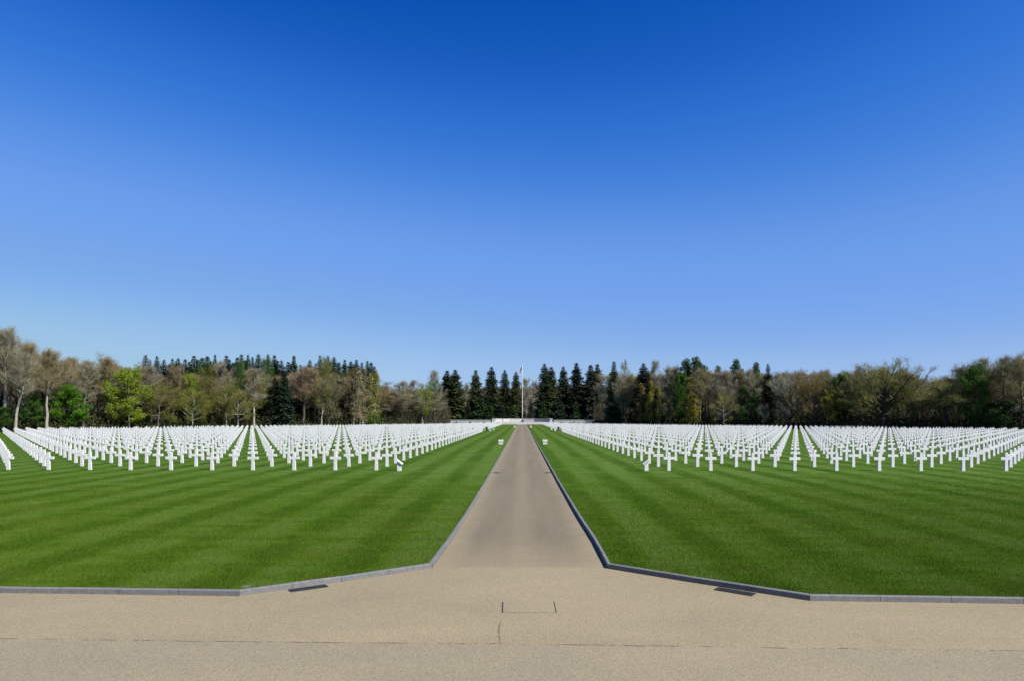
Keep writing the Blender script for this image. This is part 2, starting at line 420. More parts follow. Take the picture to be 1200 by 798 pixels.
strip(seam, 0.013, 0.004, M_joint, 'road_joint', rg, 0.004, 0.30, 0.02)
strip([gp(586.5, 724), gp(584.5, 738), gp(586, 754)], 0.014, 0.004, M_joint, 'pavement_crack', rg, 0.003, 0.10, 0.02)
strip([gp(560, 698), gp(570, 703), gp(588, 706)], 0.010, 0.004, M_joint, 'pavement_crack', rg, 0.004, 0.35, 0.02)
# paved-over access cover
cov = empty('access_cover', gp(620, 712)); tag(cov, 'paved rectangular access cover set flush in the pavement where the path begins', 'access cover')
c4 = [gp(589.3, 705.2), gp(649.2, 705.0), gp(652.0, 718.0), gp(589.0, 717.6)]
o_ = gp(620, 712)
b = MB(); b.hexa([c4[3]-o_, c4[2]-o_, c4[1]-o_, c4[0]-o_], [Vector((p.x-o_.x, p.y-o_.y, 0.005)) for p in (c4[3], c4[2], c4[1], c4[0])])
b.build('lid', M_pave, cov)
for a, c, w_, m_ in ((c4[0], c4[3], 0.015, M_groove), (c4[1], c4[2], 0.013, M_groove), (c4[3], c4[2], 0.005, M_joint)):
    b = MB(); d = (c-a).normalized(); nn = Vector((-d.y, d.x, 0))*w_/2
    b.quad(*[Vector((q.x-o_.x, q.y-o_.y, 0.009)) for q in (a-nn, c-nn, c+nn, a+nn)])
    b.build('slot' if m_ is M_groove else 'joint', m_, cov)

# drain grates
def grate(a, c, width, label, nb, toward):
    mid = (a+c)/2; d = (c-a); L = d.length; ang = math.atan2(d.y, d.x)
    t = empty('drain_grate', (mid.x, mid.y, 0), ang); tag(t, label, 'drain grate', 'drain grates beside the kerbs')
    s = toward
    b = MB(); y0, y1 = (0.0, width) if s > 0 else (-width, 0.0); f_ = 0.035
    b.box(-L/2, L/2, y0, y0+f_, 0.002, 0.014); b.box(-L/2, L/2, y1-f_, y1, 0.002, 0.014)
    b.box(-L/2, -L/2+f_, y0+f_+.001, y1-f_-.001, 0.002, 0.014); b.box(L/2-f_, L/2, y0+f_+.001, y1-f_-.001, 0.002, 0.014)
    b.build('frame', M_iron, t)
    b = MB()
    ym = (y0+y1)/2
    for i in range(nb):
        x = -L/2 + f_ + (L-2*f_)*(i+0.5)/nb; wb = (L-2*f_)/nb*0.5
        b.box(x-wb/2, x+wb/2, y0+f_+.002, y1-f_-.002, 0.003, 0.012)
    b.box(-L/2+f_+.001, L/2-f_-.001, ym-0.018, ym+0.018, 0.003, 0.0135)
    b.build('grille', M_iron, t)
    b = MB(); b.quad((-L/2+.01, y0+.01, 0.004), (L/2-.01, y0+.01, 0.004), (L/2-.01, y1-.01, 0.004), (-L/2+.01, y1-.01, 0.004)); b.build('sump', M_groove, t)
grate(gp(337.5, 691.0), gp(381, 684.9), 0.19, 'long black iron drain grate beside the angled kerb in full sun', 16, -1)
grate(gp(842, 688.2), gp(886, 695.4), 0.22, 'long black iron drain grate in the shadow of the dark kerb', 16, -1)
grate(gp(577.6, 553.4), gp(583.0, 553.2), 0.4, 'small dark drain grate at the sunlit kerb of the path', 4, -1)
grate(gp(641.2, 553.2), gp(646.0, 553.4), 0.4, 'small dark drain grate at the shaded kerb of the path', 4, -1)
# flush stone in the grass
p = gp(288.5, 687.6, GZ); b = MB(); b.box(-0.075, 0.075, -0.075, 0.075, -0.03, 0.022)
o = b.build('boundary_stone', M_kerb, loc=p); bevel(o, 0.008); tag(o, 'small grey stone sunk in the grass at the lawn corner near the sunlit grate', 'stone')

# ------------------------------------------------------------------ grave crosses
D0, DX, DZ = 38.9, 2.365, 2.965
def cross_mesh():
    # Latin cross with a slightly flared stem; outline in x/z, thickness in y
    pr = [(0.102, -0.1), (0.083, 0.61), (0.315, 0.61), (0.315, 0.765), (0.081, 0.765), (0.077, 1.03)]
    out = pr + [(-x, z) for x, z in reversed(pr)]
    bm = bmesh.new(); T = 0.052
    fr = [bm.verts.new((x, -T, z)) for x, z in out]; bk = [bm.verts.new((x, T, z)) for x, z in out]
    bm.faces.new(fr); bm.faces.new(bk[::-1]); n = len(out)
    for i in range(n): bm.faces.new((fr[i], bk[i], bk[(i+1) % n], fr[(i+1) % n]))
    bmesh.ops.recalc_face_normals(bm, faces=bm.faces)
    bmesh.ops.bevel(bm, geom=[e for e in bm.edges if e.calc_face_angle(0) > 0.5], offset=0.010, segments=1, affect='EDGES')
    bmesh.ops.triangulate(bm, faces=bm.faces)
    me = bpy.data.meshes.new('grave_cross'); bm.to_mesh(me); bm.free(); me.materials.append(M_marble); return me
CROSS = cross_mesh()
DM = [(0, 283), (8, 283), (33, 220), (44, 206), (50, 192), (69, 177), (84, 157), (100, 132), (120, 104), (140, 70)]
def dmax(x):
    x = abs(x)
    for (a, da), (c, dc) in zip(DM[:-1], DM[1:]):
        if a <= x <= c: return da + (dc-da)*(x-a)/(c-a)
    return 50
ORD = ['zeroth', 'first', 'second', 'third', 'fourth', 'fifth', 'sixth', 'seventh', 'eighth', 'ninth', 'tenth', 'eleventh', 'twelfth', 'thirteenth',
       'fourteenth', 'fifteenth', 'sixteenth', 'seventeenth', 'eighteenth', 'nineteenth', 'twentieth', 'twenty-first', 'twenty-second', 'twenty-third']
rc = random.Random(11)
near, rest = [], []
for s in (-1, 1):
    for k in range(48):
        x = s*(3.52 + k)*DX
        for r in range(90):
            y = D0 + r*DZ
            if y > dmax(x) or 143.0 < y < 151.5: continue
            px, py, dep = project(x, y, GZ+0.5)
            item = (x + rc.gauss(0, 0.012), y + rc.gauss(0, 0.02), s, k, r, dep)
            (near if -3 < px < 1203 else rest).append(item)
near.sort(key=lambda i: i[5])
rest += near[300:]; near = near[:300]
LAWN = {-1: 'the lawn edged by the sunlit kerb', 1: 'the lawn edged by the dark kerb'}
for x, y, s, k, r, dep in near:
    o = link('grave_cross', CROSS, None, (x, y, GZ)); o.rotation_euler = (rc.gauss(0, .004), rc.gauss(0, .005), rc.gauss(0, .012))
    o.scale = (1, 1, rc.gauss(1, 0.008))
    L = 'sunlit-kerb' if s < 0 else 'dark-kerb'
    row = 'front row' if r == 0 else f'{ORD[r+1]} row back'
    tag(o, f'white cross on the {L} lawn, {row}, {ORD[k+1]} out from the path', 'grave cross', 'white marble crosses standing in rows on the lawns')
nv = len(CROSS.vertices); cv = np.zeros(nv*3); CROSS.vertices.foreach_get('co', cv); cv = cv.reshape(-1, 3)
tri = np.array([[v for v in p.vertices] for p in CROSS.polygons])
loc = np.array([(i[0], i[1], GZ) for i in rest])
V = (cv[tri.ravel()][None] + loc[:, None, :]).reshape(-1, 3)
tag(link('grave_crosses', np_mesh('grave_crosses', V, 3, M_marble)), 'hundreds of white marble crosses receding in rows behind the nearer rows', 'grave crosses', 'white marble crosses standing in rows on the lawns', 'stuff')

# plot marker posts with sloping tops
def marker(x, y, face, label, s=1.0):
    t = empty('marker_post', (x, y, GZ)); t.scale = (s, s, s); tag(t, label, 'marker post', 'white stone marker posts beside the crosses')
    # post top follows the slope: high away from the path, low towards it
    b = MB(); hi, lo = 0.53, 0.36
    zl, zr = (hi, lo) if face > 0 else (lo, hi)
    b.hexa([(-.11, -.10, -.08), (.11, -.10, -.08), (.11, .10, -.08), (-.11, .10, -.08)], [(-.11, -.10, zl), (.11, -.10, zr), (.11, .10, zr), (-.11, .10, zl)])
    o = b.build('post', M_marble, t); bevel(o, .008, 1)
    a = math.atan2(zr-zl, 0.22)
    b = MB(); b.box(-.215, .215, -.17, .17, 0, .075); o = b.build('slab', M_marble, t, (0, 0, (hi+lo)/2 + 0.02)); o.rotation_euler = (0, -a, 0); bevel(o, .008, 1)
    b = MB(); b.box(-.14, .14, -.11, .11, -.02, .021); o = b.build('collar', M_groove, t, (0, 0, (hi+lo)/2)); o.rotation_euler = (0, -a, 0)
p = gp(468, 551.2, GZ); marker(p.x, p.y, 1, 'white post with sloping top facing the path, by the sunlit-kerb lawn front row')
p = gp(757.2, 551.2, GZ); marker(p.x, p.y, -1, 'white post with sloping top facing the path, by the dark-kerb lawn front row')
for px, py, fc, tx in ((574.6, 504.4, 1, 'nearer the crosses of the two on the sunlit-kerb lawn'), (578.4, 503.2, 1, 'nearer the path of the two on the sunlit-kerb lawn'),
                       (650.4, 504.4, -1, 'nearer the crosses of the two on the dark-kerb lawn'), (646.4, 503.2, -1, 'nearer the path of the two on the dark-kerb lawn')):
    p = gp(px, py, GZ); marker(p.x, p.y, fc, f'distant white post, {tx}', 1.35)
# low white light housings beside the path
def light_box(x, y, label, s=1.0):
    t = empty('path_light', (x, y, GZ)); t.scale = (s, s, s); tag(t, label, 'path light', 'white light housings beside the path')
    b = MB(); b.box(-.23, .23, -.2, .2, -.05, .2); o = b.build('base', M_marble, t); bevel(o, .012, 1)
    b = MB(); b.box(-.2, .2, -.17, .17, .2, .275); b.build('slot', M_groove, t)
    b = MB(); b.box(-.27, .27, -.24, .24, .275, .5); o = b.build('cap', M_marble, t); bevel(o, .018, 2)
for px, py, lb, s in ((586.9, 520.0, 'white box light with dark slot, larger one beside the sunlit kerb', 1), (638.6, 520.0, 'white box light with dark slot, larger one beside the dark kerb', 1),
                      (603.0, 500.4, 'tiny distant white box light beside the sunlit kerb below the terrace', 1.05), (622.0, 500.4, 'tiny distant white box light beside the dark kerb below the terrace', 1.05)):
    p = gp(px, py, GZ); light_box(p.x, p.y, lb, s)

# ------------------------------------------------------------------ terrace, walls, flagpole
TY = 281.0; TZ = 1.02
t = empty('terrace', (0, TY, 0)); tag(t, 'low pale stone terrace with steps at the far end of the path', 'terrace')
b = MB()
for i in range(3):
    b.box(-9.2 - 0.0, 9.2, -1.2 + 0.42*i, -1.2 + 0.42*(i+1) - 0.002, -.1, 0.34*(i+1) - (0.0 if i < 2 else 0.004))
b.build('steps', M_terrace, t)
b = MB(); b.box(-13, 13, 0.1, 16, -.1, TZ); b.build('platform', M_terrace, t)
b = MB(); b.quad((-12.6, 0.5, TZ+.004), (12.6, 0.5, TZ+.004), (12.6, 15.8, TZ+.004), (-12.6, 15.8, TZ+.004)); b.build('paving', M_terfloor, t)
# concave wall behind the flagpole
wl = empty('exedra_wall', (0, TY, TZ)); tag(wl, 'pale curved stone wall standing on the terrace behind the flagpole', 'stone wall')
A = [math.radians(a) for a in (172, 146, 118, 90, 62, 34, 8)]
pts = [Vector((11.4*math.cos(a), 3.0 + 9.5*math.sin(a), 0)) for a in A]
for i in range(6):
    p, q = pts[i], pts[i+1]; d = (q-p).normalized(); nn = Vector((-d.y, d.x, 0))*-1
    nn = nn if nn.dot(Vector((0, 6, 0)) - p) < 0 else -nn
    e = d*0.03
    b = MB(); lo = [p+e, q-e, q-e+nn*.5, p+e+nn*.5]; 
    b.hexa(lo, [x + Vector((0, 0, 1.25)) for x in lo]); o = b.build('panel', M_terrace, wl)
    b = MB(); g = nn*0.07; lo = [p+e-g+Vector((0, 0, 1.252)), q-e-g+Vector((0, 0, 1.252)), q-e+nn*.5+g+Vector((0, 0, 1.252)), p+e+nn*.5+g+Vector((0, 0, 1.252))]
    b.hexa(lo, [x + Vector((0, 0, .16)) for x in lo]); b.build('coping', M_terrace, wl)
for sx, lb in ((-1, 'square stone pier ending the sunlit wing of the curved wall'), (1, 'square stone pier ending the shaded wing of the curved wall')):
    t = empty('stone_pier', (sx*12.0, TY+3.6, TZ)); tag(t, lb, 'stone pier', 'piers at the ends of the curved wall')
    b = MB(); b.box(-.55, .55, -.55, .55, 0, 1.3); b.build('shaft', M_terrace, t)
    b = MB(); b.box(-.7, .7, -.7, .7, 1.302, 1.5); o = b.build('cap', M_terrace, t)
for sx, lb in ((-1, 'low grey stone wall running from the terrace behind the sunlit-kerb lawn crosses'), (1, 'low grey stone wall running from the terrace behind the dark-kerb lawn crosses')):
    t = empty('low_wall', (sx*21.5, TY+3, GZ)); tag(t, lb, 'stone wall', 'low walls beside the terrace')
    b = MB(); b.box(-8.4, 8.4, 0, .5, -.1, 1.7); b.build('body', M_wall, t)
    b = MB(); b.box(-8.5, 8.5, -.08, .58, 1.702, 1.88); b.build('coping', M_wall, t)
fp = empty('flagpole', (0.05, TY+3.5, TZ)); tag(fp, 'tall white flagpole rising from the terrace at the end of the path', 'flagpole')
b = MB(); b.lathe([(.62, 0), (.62, .35), (.45, .4), (.42, .75), (.26, .85)], 16); b.build('pedestal', M_groove, fp, smooth=False)
FH = 23.6
b = MB(); b.lathe([(.17, .8), (.165, 4), (.14, 12), (.11, 19), (.08, FH)], 12); b.build('shaft', M_pole, fp, smooth=True)
b = MB(); b.lathe([(.02, FH-.05), (.16, FH+.02), (.22, FH+.2), (.16, FH+.36), (.02, FH+.44)], 12); b.build('finial', M_pole, fp, smooth=True)
# the flag hangs limp: a pleated strip, dark blue canton above red and white stripes
m = NT('flag_cloth'); tc = m.n('TexCoord'); sp = m.n('SeparateXYZ'); m.l(tc.outputs['Object'], sp.inputs[0])
st = m.math('GREATER_THAN', m.math('FRACT', m.math('MULTIPLY', m.math('ADD', sp.outputs[2], m.math('MULTIPLY', sp.outputs[0], 1.4)), 2.2)), 0.5)
col = m.mix(st, (0.45, 0.035, 0.045), (0.60, 0.58, 0.58))
blue = m.math('GREATER_THAN', m.math('ADD', sp.outputs[2], m.math('MULTIPLY', sp.outputs[0], -0.5)), -1.35)
col = m.mix(blue, col, (0.02, 0.03, 0.12)); m.principled(col, 0.8, 0.1)
b = MB(); R_, Cn = 14, 14
P = {}
for i in range(R_+1):
    for j in range(Cn+1):
        u, v = j/Cn, i/R_
        x = -u*1.55*(0.45 + 0.55*v**0.8) - 0.05; z = -v*2.3 - u*1.5*(1-0.35*v); y = 0.22*math.sin(u*11 + v*2.0)*(0.3+u)
        P[i, j] = (x, y, z)
for i in range(R_):
    for j in range(Cn): b.quad(P[i, j], P[i+1, j], P[i+1, j+1], P[i, j+1])
fl = b.build('flag', m.m, None, (-0.07, TY+3.5, TZ+FH-.35), True)
sm = fl.modifiers.new('thickness', 'SOLIDIFY'); sm.thickness = 0.01
tag(fl, 'limp red, white and blue flag hanging near the top of the flagpole', 'flag')

# ------------------------------------------------------------------ trees
def mats(prefix, specs): return {k: mat_leaf(f'{prefix}_{k}', *v) for k, v in specs.items()}
M_bark = {'grey': mat_bark('bark_grey', (0.15, 0.135, 0.115), (0.085, 0.075, 0.06)), 'pale': mat_bark('bark_pale', (0.36, 0.33, 0.28), (0.20, 0.175, 0.14)),
          'dark': mat_bark('bark_dark', (0.055, 0.047, 0.036), (0.032, 0.028, 0.022)), 'birch': mat_bark('bark_birch', (0.46, 0.44, 0.40), (0.20, 0.18, 0.16)),
          'brown': mat_bark('bark_brown', (0.12, 0.09, 0.06), (0.07, 0.055, 0.04))}
M_twig = mats('twigs', {'brown': ((0.313, 0.256, 0.129), (0.196, 0.158, 0.079), 0.2), 'grey': ((0.342, 0.310, 0.214), (0.217, 0.194, 0.129), 0.2),
                        'olive': ((0.269, 0.259, 0.071), (0.181, 0.172, 0.051), 0.2), 'rust': ((0.291, 0.228, 0.112), (0.191, 0.149, 0.074), 0.2),
                        'dark': ((0.217, 0.200, 0.102), (0.133, 0.124, 0.062), 0.2), 'red': ((0.313, 0.224, 0.136), (0.203, 0.151, 0.094), 0.2)})
M_leaf = mats('leaves', {'lime': ((0.270, 0.335, 0.030), (0.165, 0.245, 0.018), 0.4), 'bright': ((0.116, 0.271, 0.012), (0.062, 0.171, 0.010), 0.35),
                         'green': ((0.074, 0.155, 0.019), (0.041, 0.101, 0.013), 0.3), 'olive': ((0.203, 0.203, 0.038), (0.135, 0.142, 0.027), 0.3),
                         'gold': ((0.330, 0.290, 0.030), (0.230, 0.220, 0.024), 0.35), 'rust': ((0.223, 0.155, 0.038), (0.149, 0.115, 0.032), 0.25),
                         'pale': ((0.270, 0.257, 0.081), (0.189, 0.189, 0.054), 0.3), 'darkgreen': ((0.030, 0.074, 0.013), (0.018, 0.045, 0.010), 0.15)})
M_need = mats('needles', {'spruce': ((0.0342, 0.0494, 0.0162), (0.0190, 0.0304, 0.0095), 0.0), 'blue': ((0.0238, 0.0437, 0.0218), (0.0133, 0.0276, 0.0133), 0.0),
                          'fir': ((0.0380, 0.0808, 0.0228), (0.0209, 0.0494, 0.0142), 0.0), 'mossy': ((0.0589, 0.0741, 0.0162), (0.0285, 0.0399, 0.0104), 0.0),
                          'pine': ((0.0475, 0.0997, 0.0238), (0.0266, 0.0617, 0.0142), 0.0), 'black': ((0.0190, 0.0285, 0.0123), (0.0104, 0.0171, 0.0076), 0.0)})

def rdir(rng):
    z = rng.uniform(-1, 1); a = rng.uniform(0, 2*math.pi); r = math.sqrt(1-z*z); return Vector((r*math.cos(a), r*math.sin(a), z))
def sliver(b, p, d, L, w, rng):
    """a twig: two short tapering facets with a slight bend"""
    n = d.cross(rdir(rng)); 
    if n.length < 1e-4: return
    n.normalize(); m_ = p + d*L*0.5 + rdir(rng)*L*0.10; e = p + d*L + rdir(rng)*L*0.15
    b.quad(p - n*w, p + n*w, m_ + n*w*.7, m_ - n*w*.7); b.tri(m_ - n*w*.7, m_ + n*w*.7, e)
def leafq(b, p, s, rng, flat=0.0):
    u = rdir(rng); u.z *= (1-flat); u.normalize(); v = u.cross(rdir(rng)); v.z *= (1-flat)
    if v.length < 1e-4: return
    v.normalize(); a = s*rng.uniform(.7, 1.3); c = s*rng.uniform(.4, .8)
    b.quad(p - u*a*.5, p - v*c*.5 + u*a*.1, p + u*a*.6, p + v*c*.5)

def broadleaf(seed, H, R, base, top_full=0.55, limbs=16, up=0.9, leader=0.8, twigs=4200, leaf=0, leaf_size=.3, droop=0.0, wander=.25, fork=1, tw=0.018, tl=(.5, 1.5), rtrunk=None, flat=0.0, trunk_pts=None, soft=False):
    """returns (trunk MB, crown MB). Crown envelope: ellipsoid-ish between base*H and H with max radius R at height base + (1-base)*top_full."""
    rng = random.Random(seed); T, Cn = MB(), MB()
    r0 = rtrunk or 0.0125*H
    zb = base*H; zc = zb + (H-zb)*top_full
    def env(p):      # <1 inside
        dz = (p.z - zc); h_ = (H - zc) if dz > 0 else (zc - zb*0.85)
        ax = axis_at(p.z)
        return math.hypot((p.x-ax.x)/R, (p.y-ax.y)/R)**2 + (dz/max(h_, .1))**2
    tops = []
    if trunk_pts: main = [Vector(p) for p in trunk_pts]
    else:
        main = [Vector((0, 0, -0.4))]
        k = 8; off = Vector()
        for i in range(1, k+1):
            off += Vector((rng.gauss(0, wander), rng.gauss(0, wander), 0))*0.35
            main.append(Vector((off.x, off.y, H*leader*i/k)))
    def axis_at(z):
        for a, c in zip(main[:-1], main[1:]):
            if a.z <= z <= c.z: return a.lerp(c, (z-a.z)/max(c.z-a.z, 1e-6))
        return main[-1] if z > main[-1].z else main[0]
    Hm = main[-1].z
    T.tube(main, [max(0.03, r0*(1 - 0.85*i/(len(main)-1))**0.9) * (1.25 if i == 0 else 1) for i in range(len(main))], 7)
    ends = []
    def branch(p, d, L, r, level, nsub):
        pts = [p.copy()]; cur = p.copy(); dd = d.copy(); seg = 4 if level == 1 else 3
        for i in range(seg):
            dd = (dd + rdir(rng)*0.22 + Vector((0, 0, (up if level == 1 else .45)*0.22 - droop*(i/seg)*.5))).normalized()
            cur = cur + dd*(L/seg); pts.append(cur.copy())
        (T if level == 1 and not soft else Cn).tube(pts, [max(.011, r*(1 - .8*i/seg)) for i in range(seg+1)], 5 if level == 1 else 3)
        if level < 3:
            for q in range(nsub):
                t = rng.uniform(.22, 1.0); i = min(seg-1, int(t*seg)); a = pts[i].lerp(pts[i+1], t*seg - i)
                nd = ((pts[i+1]-pts[i]).normalized()*0.8 + rdir(rng)*0.75); nd.z = nd.z*(1-flat) + up*.22*(1-flat); nd.normalize()
                l2 = L*rng.uniform(.32, .55)*(1.15 - .5*t)
                if env(a + nd*l2) > 1.12: l2 *= .6
                branch(a, nd, l2, r*.45*(1-.5*t), level+1, max(3, nsub-1))
        for i in range(1, len(pts)):
            ends.append((pts[i-1].lerp(pts[i], rng.random()), (pts[i]-pts[i-1]).normalized(), level))
    for i in range(limbs):
        f = (i + rng.random())/limbs; z = zb*0.95 + (Hm*0.985 - zb*.95)*f
        a = i*2.4 + rng.gauss(0, .5); p = axis_at(z)
        el = min(1.45, up*(0.30 + 0.95*f*f + .15*f) + rng.gauss(0, .14))
        d = Vector((math.cos(a)*math.cos(el), math.sin(a)*math.cos(el), math.sin(el)))
        L = 0.5
        while L < H and env(p + d*L) < 1.0: L += 0.4
        L *= rng.choice([rng.uniform(.5, .8), rng.uniform(.8, 1.05), rng.uniform(1.0, 1.28)]); L = max(L, 1.0)
        branch(p, d, L, r0*(1 - .72*z/H)*.55, 1, 6)
    ends = [e for e in ends if e[2] >= 2 or rng.random() < .3]
    for i in range(twigs):
        p, d, lv = rng.choice(ends)
        nd = (d*0.9 + rdir(rng)*0.75); nd.z = nd.z*(1-flat) + up*.40*(1-flat) - droop*.6
        if nd.length < .1: continue
        nd.normalize(); sliver(Cn, p + rdir(rng)*0.55*rng.random(), nd, rng.uniform(*tl), tw*rng.uniform(.7, 1.3), rng)
    # foliage gathers round some of the branch ends, so the crown keeps gaps
    if leaf:
        cl = rng.sample(ends, min(len(ends), max(40, leaf//14)))
        for i in range(leaf):
            p, d, lv = rng.choice(cl); q = p + Vector((rng.gauss(0, .42), rng.gauss(0, .42), rng.gauss(0, .26 if flat else .36)))
            leafq(Cn, q, leaf_size*rng.uniform(.6, 1.2), rng, flat*.2)
    return T, Cn
def conifer(seed, H, R, base=0.04, dens=1.0, power=.70, droopy=.35, needle=.40, ragged=.2):
    rng = random.Random(seed); T, Cn = MB(), MB()
    T.tube([(0, 0, -.4), (.05, 0, H*.4), (0, .05, H*.8), (0, 0, H*.99)], [.016*H, .011*H, .005*H, .015], 7)
    z = base*H
    lop = [rng.uniform(1-ragged, 1+ragged*.6) for _ in range(12)]
    while z < H*.985:
        t = (z/H - base)/(1-base); rad = R*min(1.0, 1.15*(1-t)**power)*(0.86 + .14*math.sin(z*2.1+seed)) + 0.06; nd_ = needle*min(1.0, .34 + rad*.5)
        if t < .12: rad *= .78 + 1.8*t
        n = int((8 + 8*(1-t))*dens) + 2; a0 = rng.random()*6.28
        for i in range(n):
            a = a0 + i*2*math.pi/n + rng.gauss(0, .18); L = rad*rng.uniform(.68, 1.1)*lop[int(a/6.2832*12) % 12]
            ca, sa = math.cos(a), math.sin(a); rise = .25*(t-.35) + .22*t
            k = max(2, int(L/0.36)); pr = Vector((0, 0, z))
            for j in range(1, k+1):
                u = j/k; c = Vector((ca*L*u, sa*L*u, z + L*(rise*u*1.6 - droopy*u*u + .10*u**4)))
                sw = (0.62*math.sin(math.pi*min(.92, u*.75+.18)) + .15)*min(1.0, .45+L*.35)
                side = Vector((-sa, ca, 0))
                for q in (-1, 1):
                    for _ in range(2):
                        e = c + side*q*sw*rng.uniform(.5, 1.15) + Vector((ca, sa, 0))*nd_*rng.uniform(-.1, .7) + Vector((0, 0, -rng.uniform(.0, .5)*nd_*1.4))
                        w = nd_*rng.uniform(.5, .85)
                        m_ = pr.lerp(c, rng.random()); nn = (e-m_).cross(rdir(rng))
                        if nn.length < 1e-3: continue
                        nn.normalize(); Cn.quad(m_ - nn*w*.3, m_.lerp(e, .6) - nn*w*.62, e, m_.lerp(e, .6) + nn*w*.62)
                if rng.random() < .7:
                    e = c + Vector((rng.gauss(0, .1), rng.gauss(0, .1), -nd_*rng.uniform(.6, 1.4))); nn = side*nd_*.34
                    Cn.quad(pr - nn, pr + nn, e + nn*.4, e - nn*.4)
                pr = c
        z += 0.34 + .12*rng.random() + .012*(H-z)*.35
    for i in range(10):
        d = Vector((rng.gauss(0, .25), rng.gauss(0, .25), 1)).normalized(); sliver(Cn, Vector((0, 0, H*.955)), d, H*.045*rng.uniform(.6, 1.2), .08, rng)
    return T, Cn
def pine(seed, H, R, base=.5, clumps=24, dens=190, leaf=.36):
    rng = random.Random(seed); T, Cn = MB(), MB()
    main = [Vector((0, 0, -.4))] + [Vector((rng.gauss(0, .18)*i*.4, rng.gauss(0, .18)*i*.4, H*.95*i/6)) for i in range(1, 7)]
    T.tube(main, [.015*H*(1-.13*i) for i in range(7)], 7)
    for i in range(clumps):
        f = base + (1-base)*((i+.5)/clumps); a = i*2.4 + rng.random(); r = R*(1.0 - .92*((f-base)/(1-base))**1.5)*rng.uniform(.35, 1.0)
        p = main[min(6, int(f*6))]; e = Vector((p.x + math.cos(a)*r, p.y + math.sin(a)*r, H*f*.97 + rng.uniform(0, .5)))
        T.tube([p.lerp(Vector((p.x, p.y, e.z)), .55) if False else Vector((p.x, p.y, e.z - .5*r*.6)), e.lerp(Vector((p.x, p.y, e.z)), .4), e], [.07, .05, .02], 4)
        sx = rng.uniform(.6, 1.0)*R*.40
        for _ in range(dens):
            q = rdir(rng)*rng.random()**.4; leafq(Cn, e + Vector((q.x*sx, q.y*sx, q.z*sx*.85)), leaf, rng, .2)
    return T, Cn
def wispy(seed, H, R, leaf=3400, twigs=1500, base=.12):
    """birch or larch: thin straight stem, short thin branches, hanging sprays"""
    rng = random.Random(seed); T, Cn = MB(), MB()
    main = [Vector((0, 0, -.4))] + [Vector((rng.gauss(0, .12), rng.gauss(0, .12), H*i/7)) for i in range(1, 8)]
    T.tube(main, [.0105*H*(1-.125*i) for i in range(8)], 6); tips = []
    for i in range(46):
        f = base + (1-base)*rng.random()**.85; a = rng.random()*6.28
        L = R*(1.05-.85*((f-base)/(1-base))**1.3)*rng.uniform(.45, 1.05); p = main[min(7, int(f*7))].lerp(main[min(7, int(f*7)+1)], (f*7) % 1)
        d = Vector((math.cos(a), math.sin(a), .55)); q = p + d*L*.55; e = p + Vector((math.cos(a)*L, math.sin(a)*L, L*.12))
        T.tube([p, q, e], [.05, .03, .012], 3)
        for k in range(7): tips.append(p.lerp(q, k/6) if k < 4 else q.lerp(e, (k-3)/3))
    for _ in range(twigs):
        p = rng.choice(tips); d = Vector((rng.gauss(0, .45), rng.gauss(0, .45), -.75)).normalized(); sliver(Cn, p, d, rng.uniform(.4, 1.2), .014, rng)
    for _ in range(leaf):
        p = rng.choice(tips); leafq(Cn, p + Vector((rng.gauss(0, .35), rng.gauss(0, .35), -abs(rng.gauss(0, .6)))), .34*rng.uniform(.6, 1.3), rng)
    return T, Cn

PRO = {}
def proto(key, H, R, gen):
    T, Cn = gen; PRO.setdefault(key, []).append((T.mesh('trunk', None, True), Cn.mesh('crown', None), H, R))
for i in range(5): proto('bare', 20, 4.6, broadleaf(100+i, 20, 4.6, .36, .5, 26, .95, .88, 6400, wander=.45, tw=.014, tl=(.5, 1.8), soft=True))
for i in range(3): proto('tall', 22, 3.3, broadleaf(130+i, 22, 3.3, .42, .55, 24, 1.15, .92, 5000, wander=.35, tw=.014, tl=(.5, 1.8), soft=True))
for i in range(3): proto('oak', 17, 8.0, broadleaf(200+i, 17, 8.0, .13, .48, 30, .85, .66, 8500, wander=.5, rtrunk=.48, tw=.016))
for i in range(2): proto('old', 20, 5.0, broadleaf(170+i, 20, 5.0, .48, .45, 24, 1.0, .9, 7600, wander=.35, rtrunk=.34, tw=.014, tl=(.5, 1.9), soft=True))
for i in range(2): proto('budding', 18, 5.2, broadleaf(230+i, 18, 5.2, .2, .5, 18, .85, .8, 2600, leaf=2600, leaf_size=.24, wander=.4))
for i in range(2): proto('spreading', 9, 6.0, broadleaf(260+i, 9, 6.0, .2, .42, 18, .45, .8, 3600, leaf=2200, leaf_size=.2, flat=.55, rtrunk=.22))
for i in range(3): proto('leafy', 13, 5.0, broadleaf(300+i, 13, 5.0, .12, .42, 22, .6, .9, 600, leaf=17000, leaf_size=.29, flat=.35, rtrunk=.2))
for i in range(4): proto('conifer', 22, 3.4, conifer(400+i, 22, 4.0))
for i in range(3): proto('slim', 22, 2.3, conifer(430+i, 22, 2.8, .08, 1.0, .78, .3))
for i in range(2): proto('young', 9, 2.4, conifer(460+i, 9, 2.4, .02, 1.0, .85, .15, .34, .12))
for i in range(3): proto('pine', 22, 3.6, pine(500+i, 22, 3.6))
for i in range(3): proto('wispy', 17, 2.7, wispy(540+i, 17, 2.7))

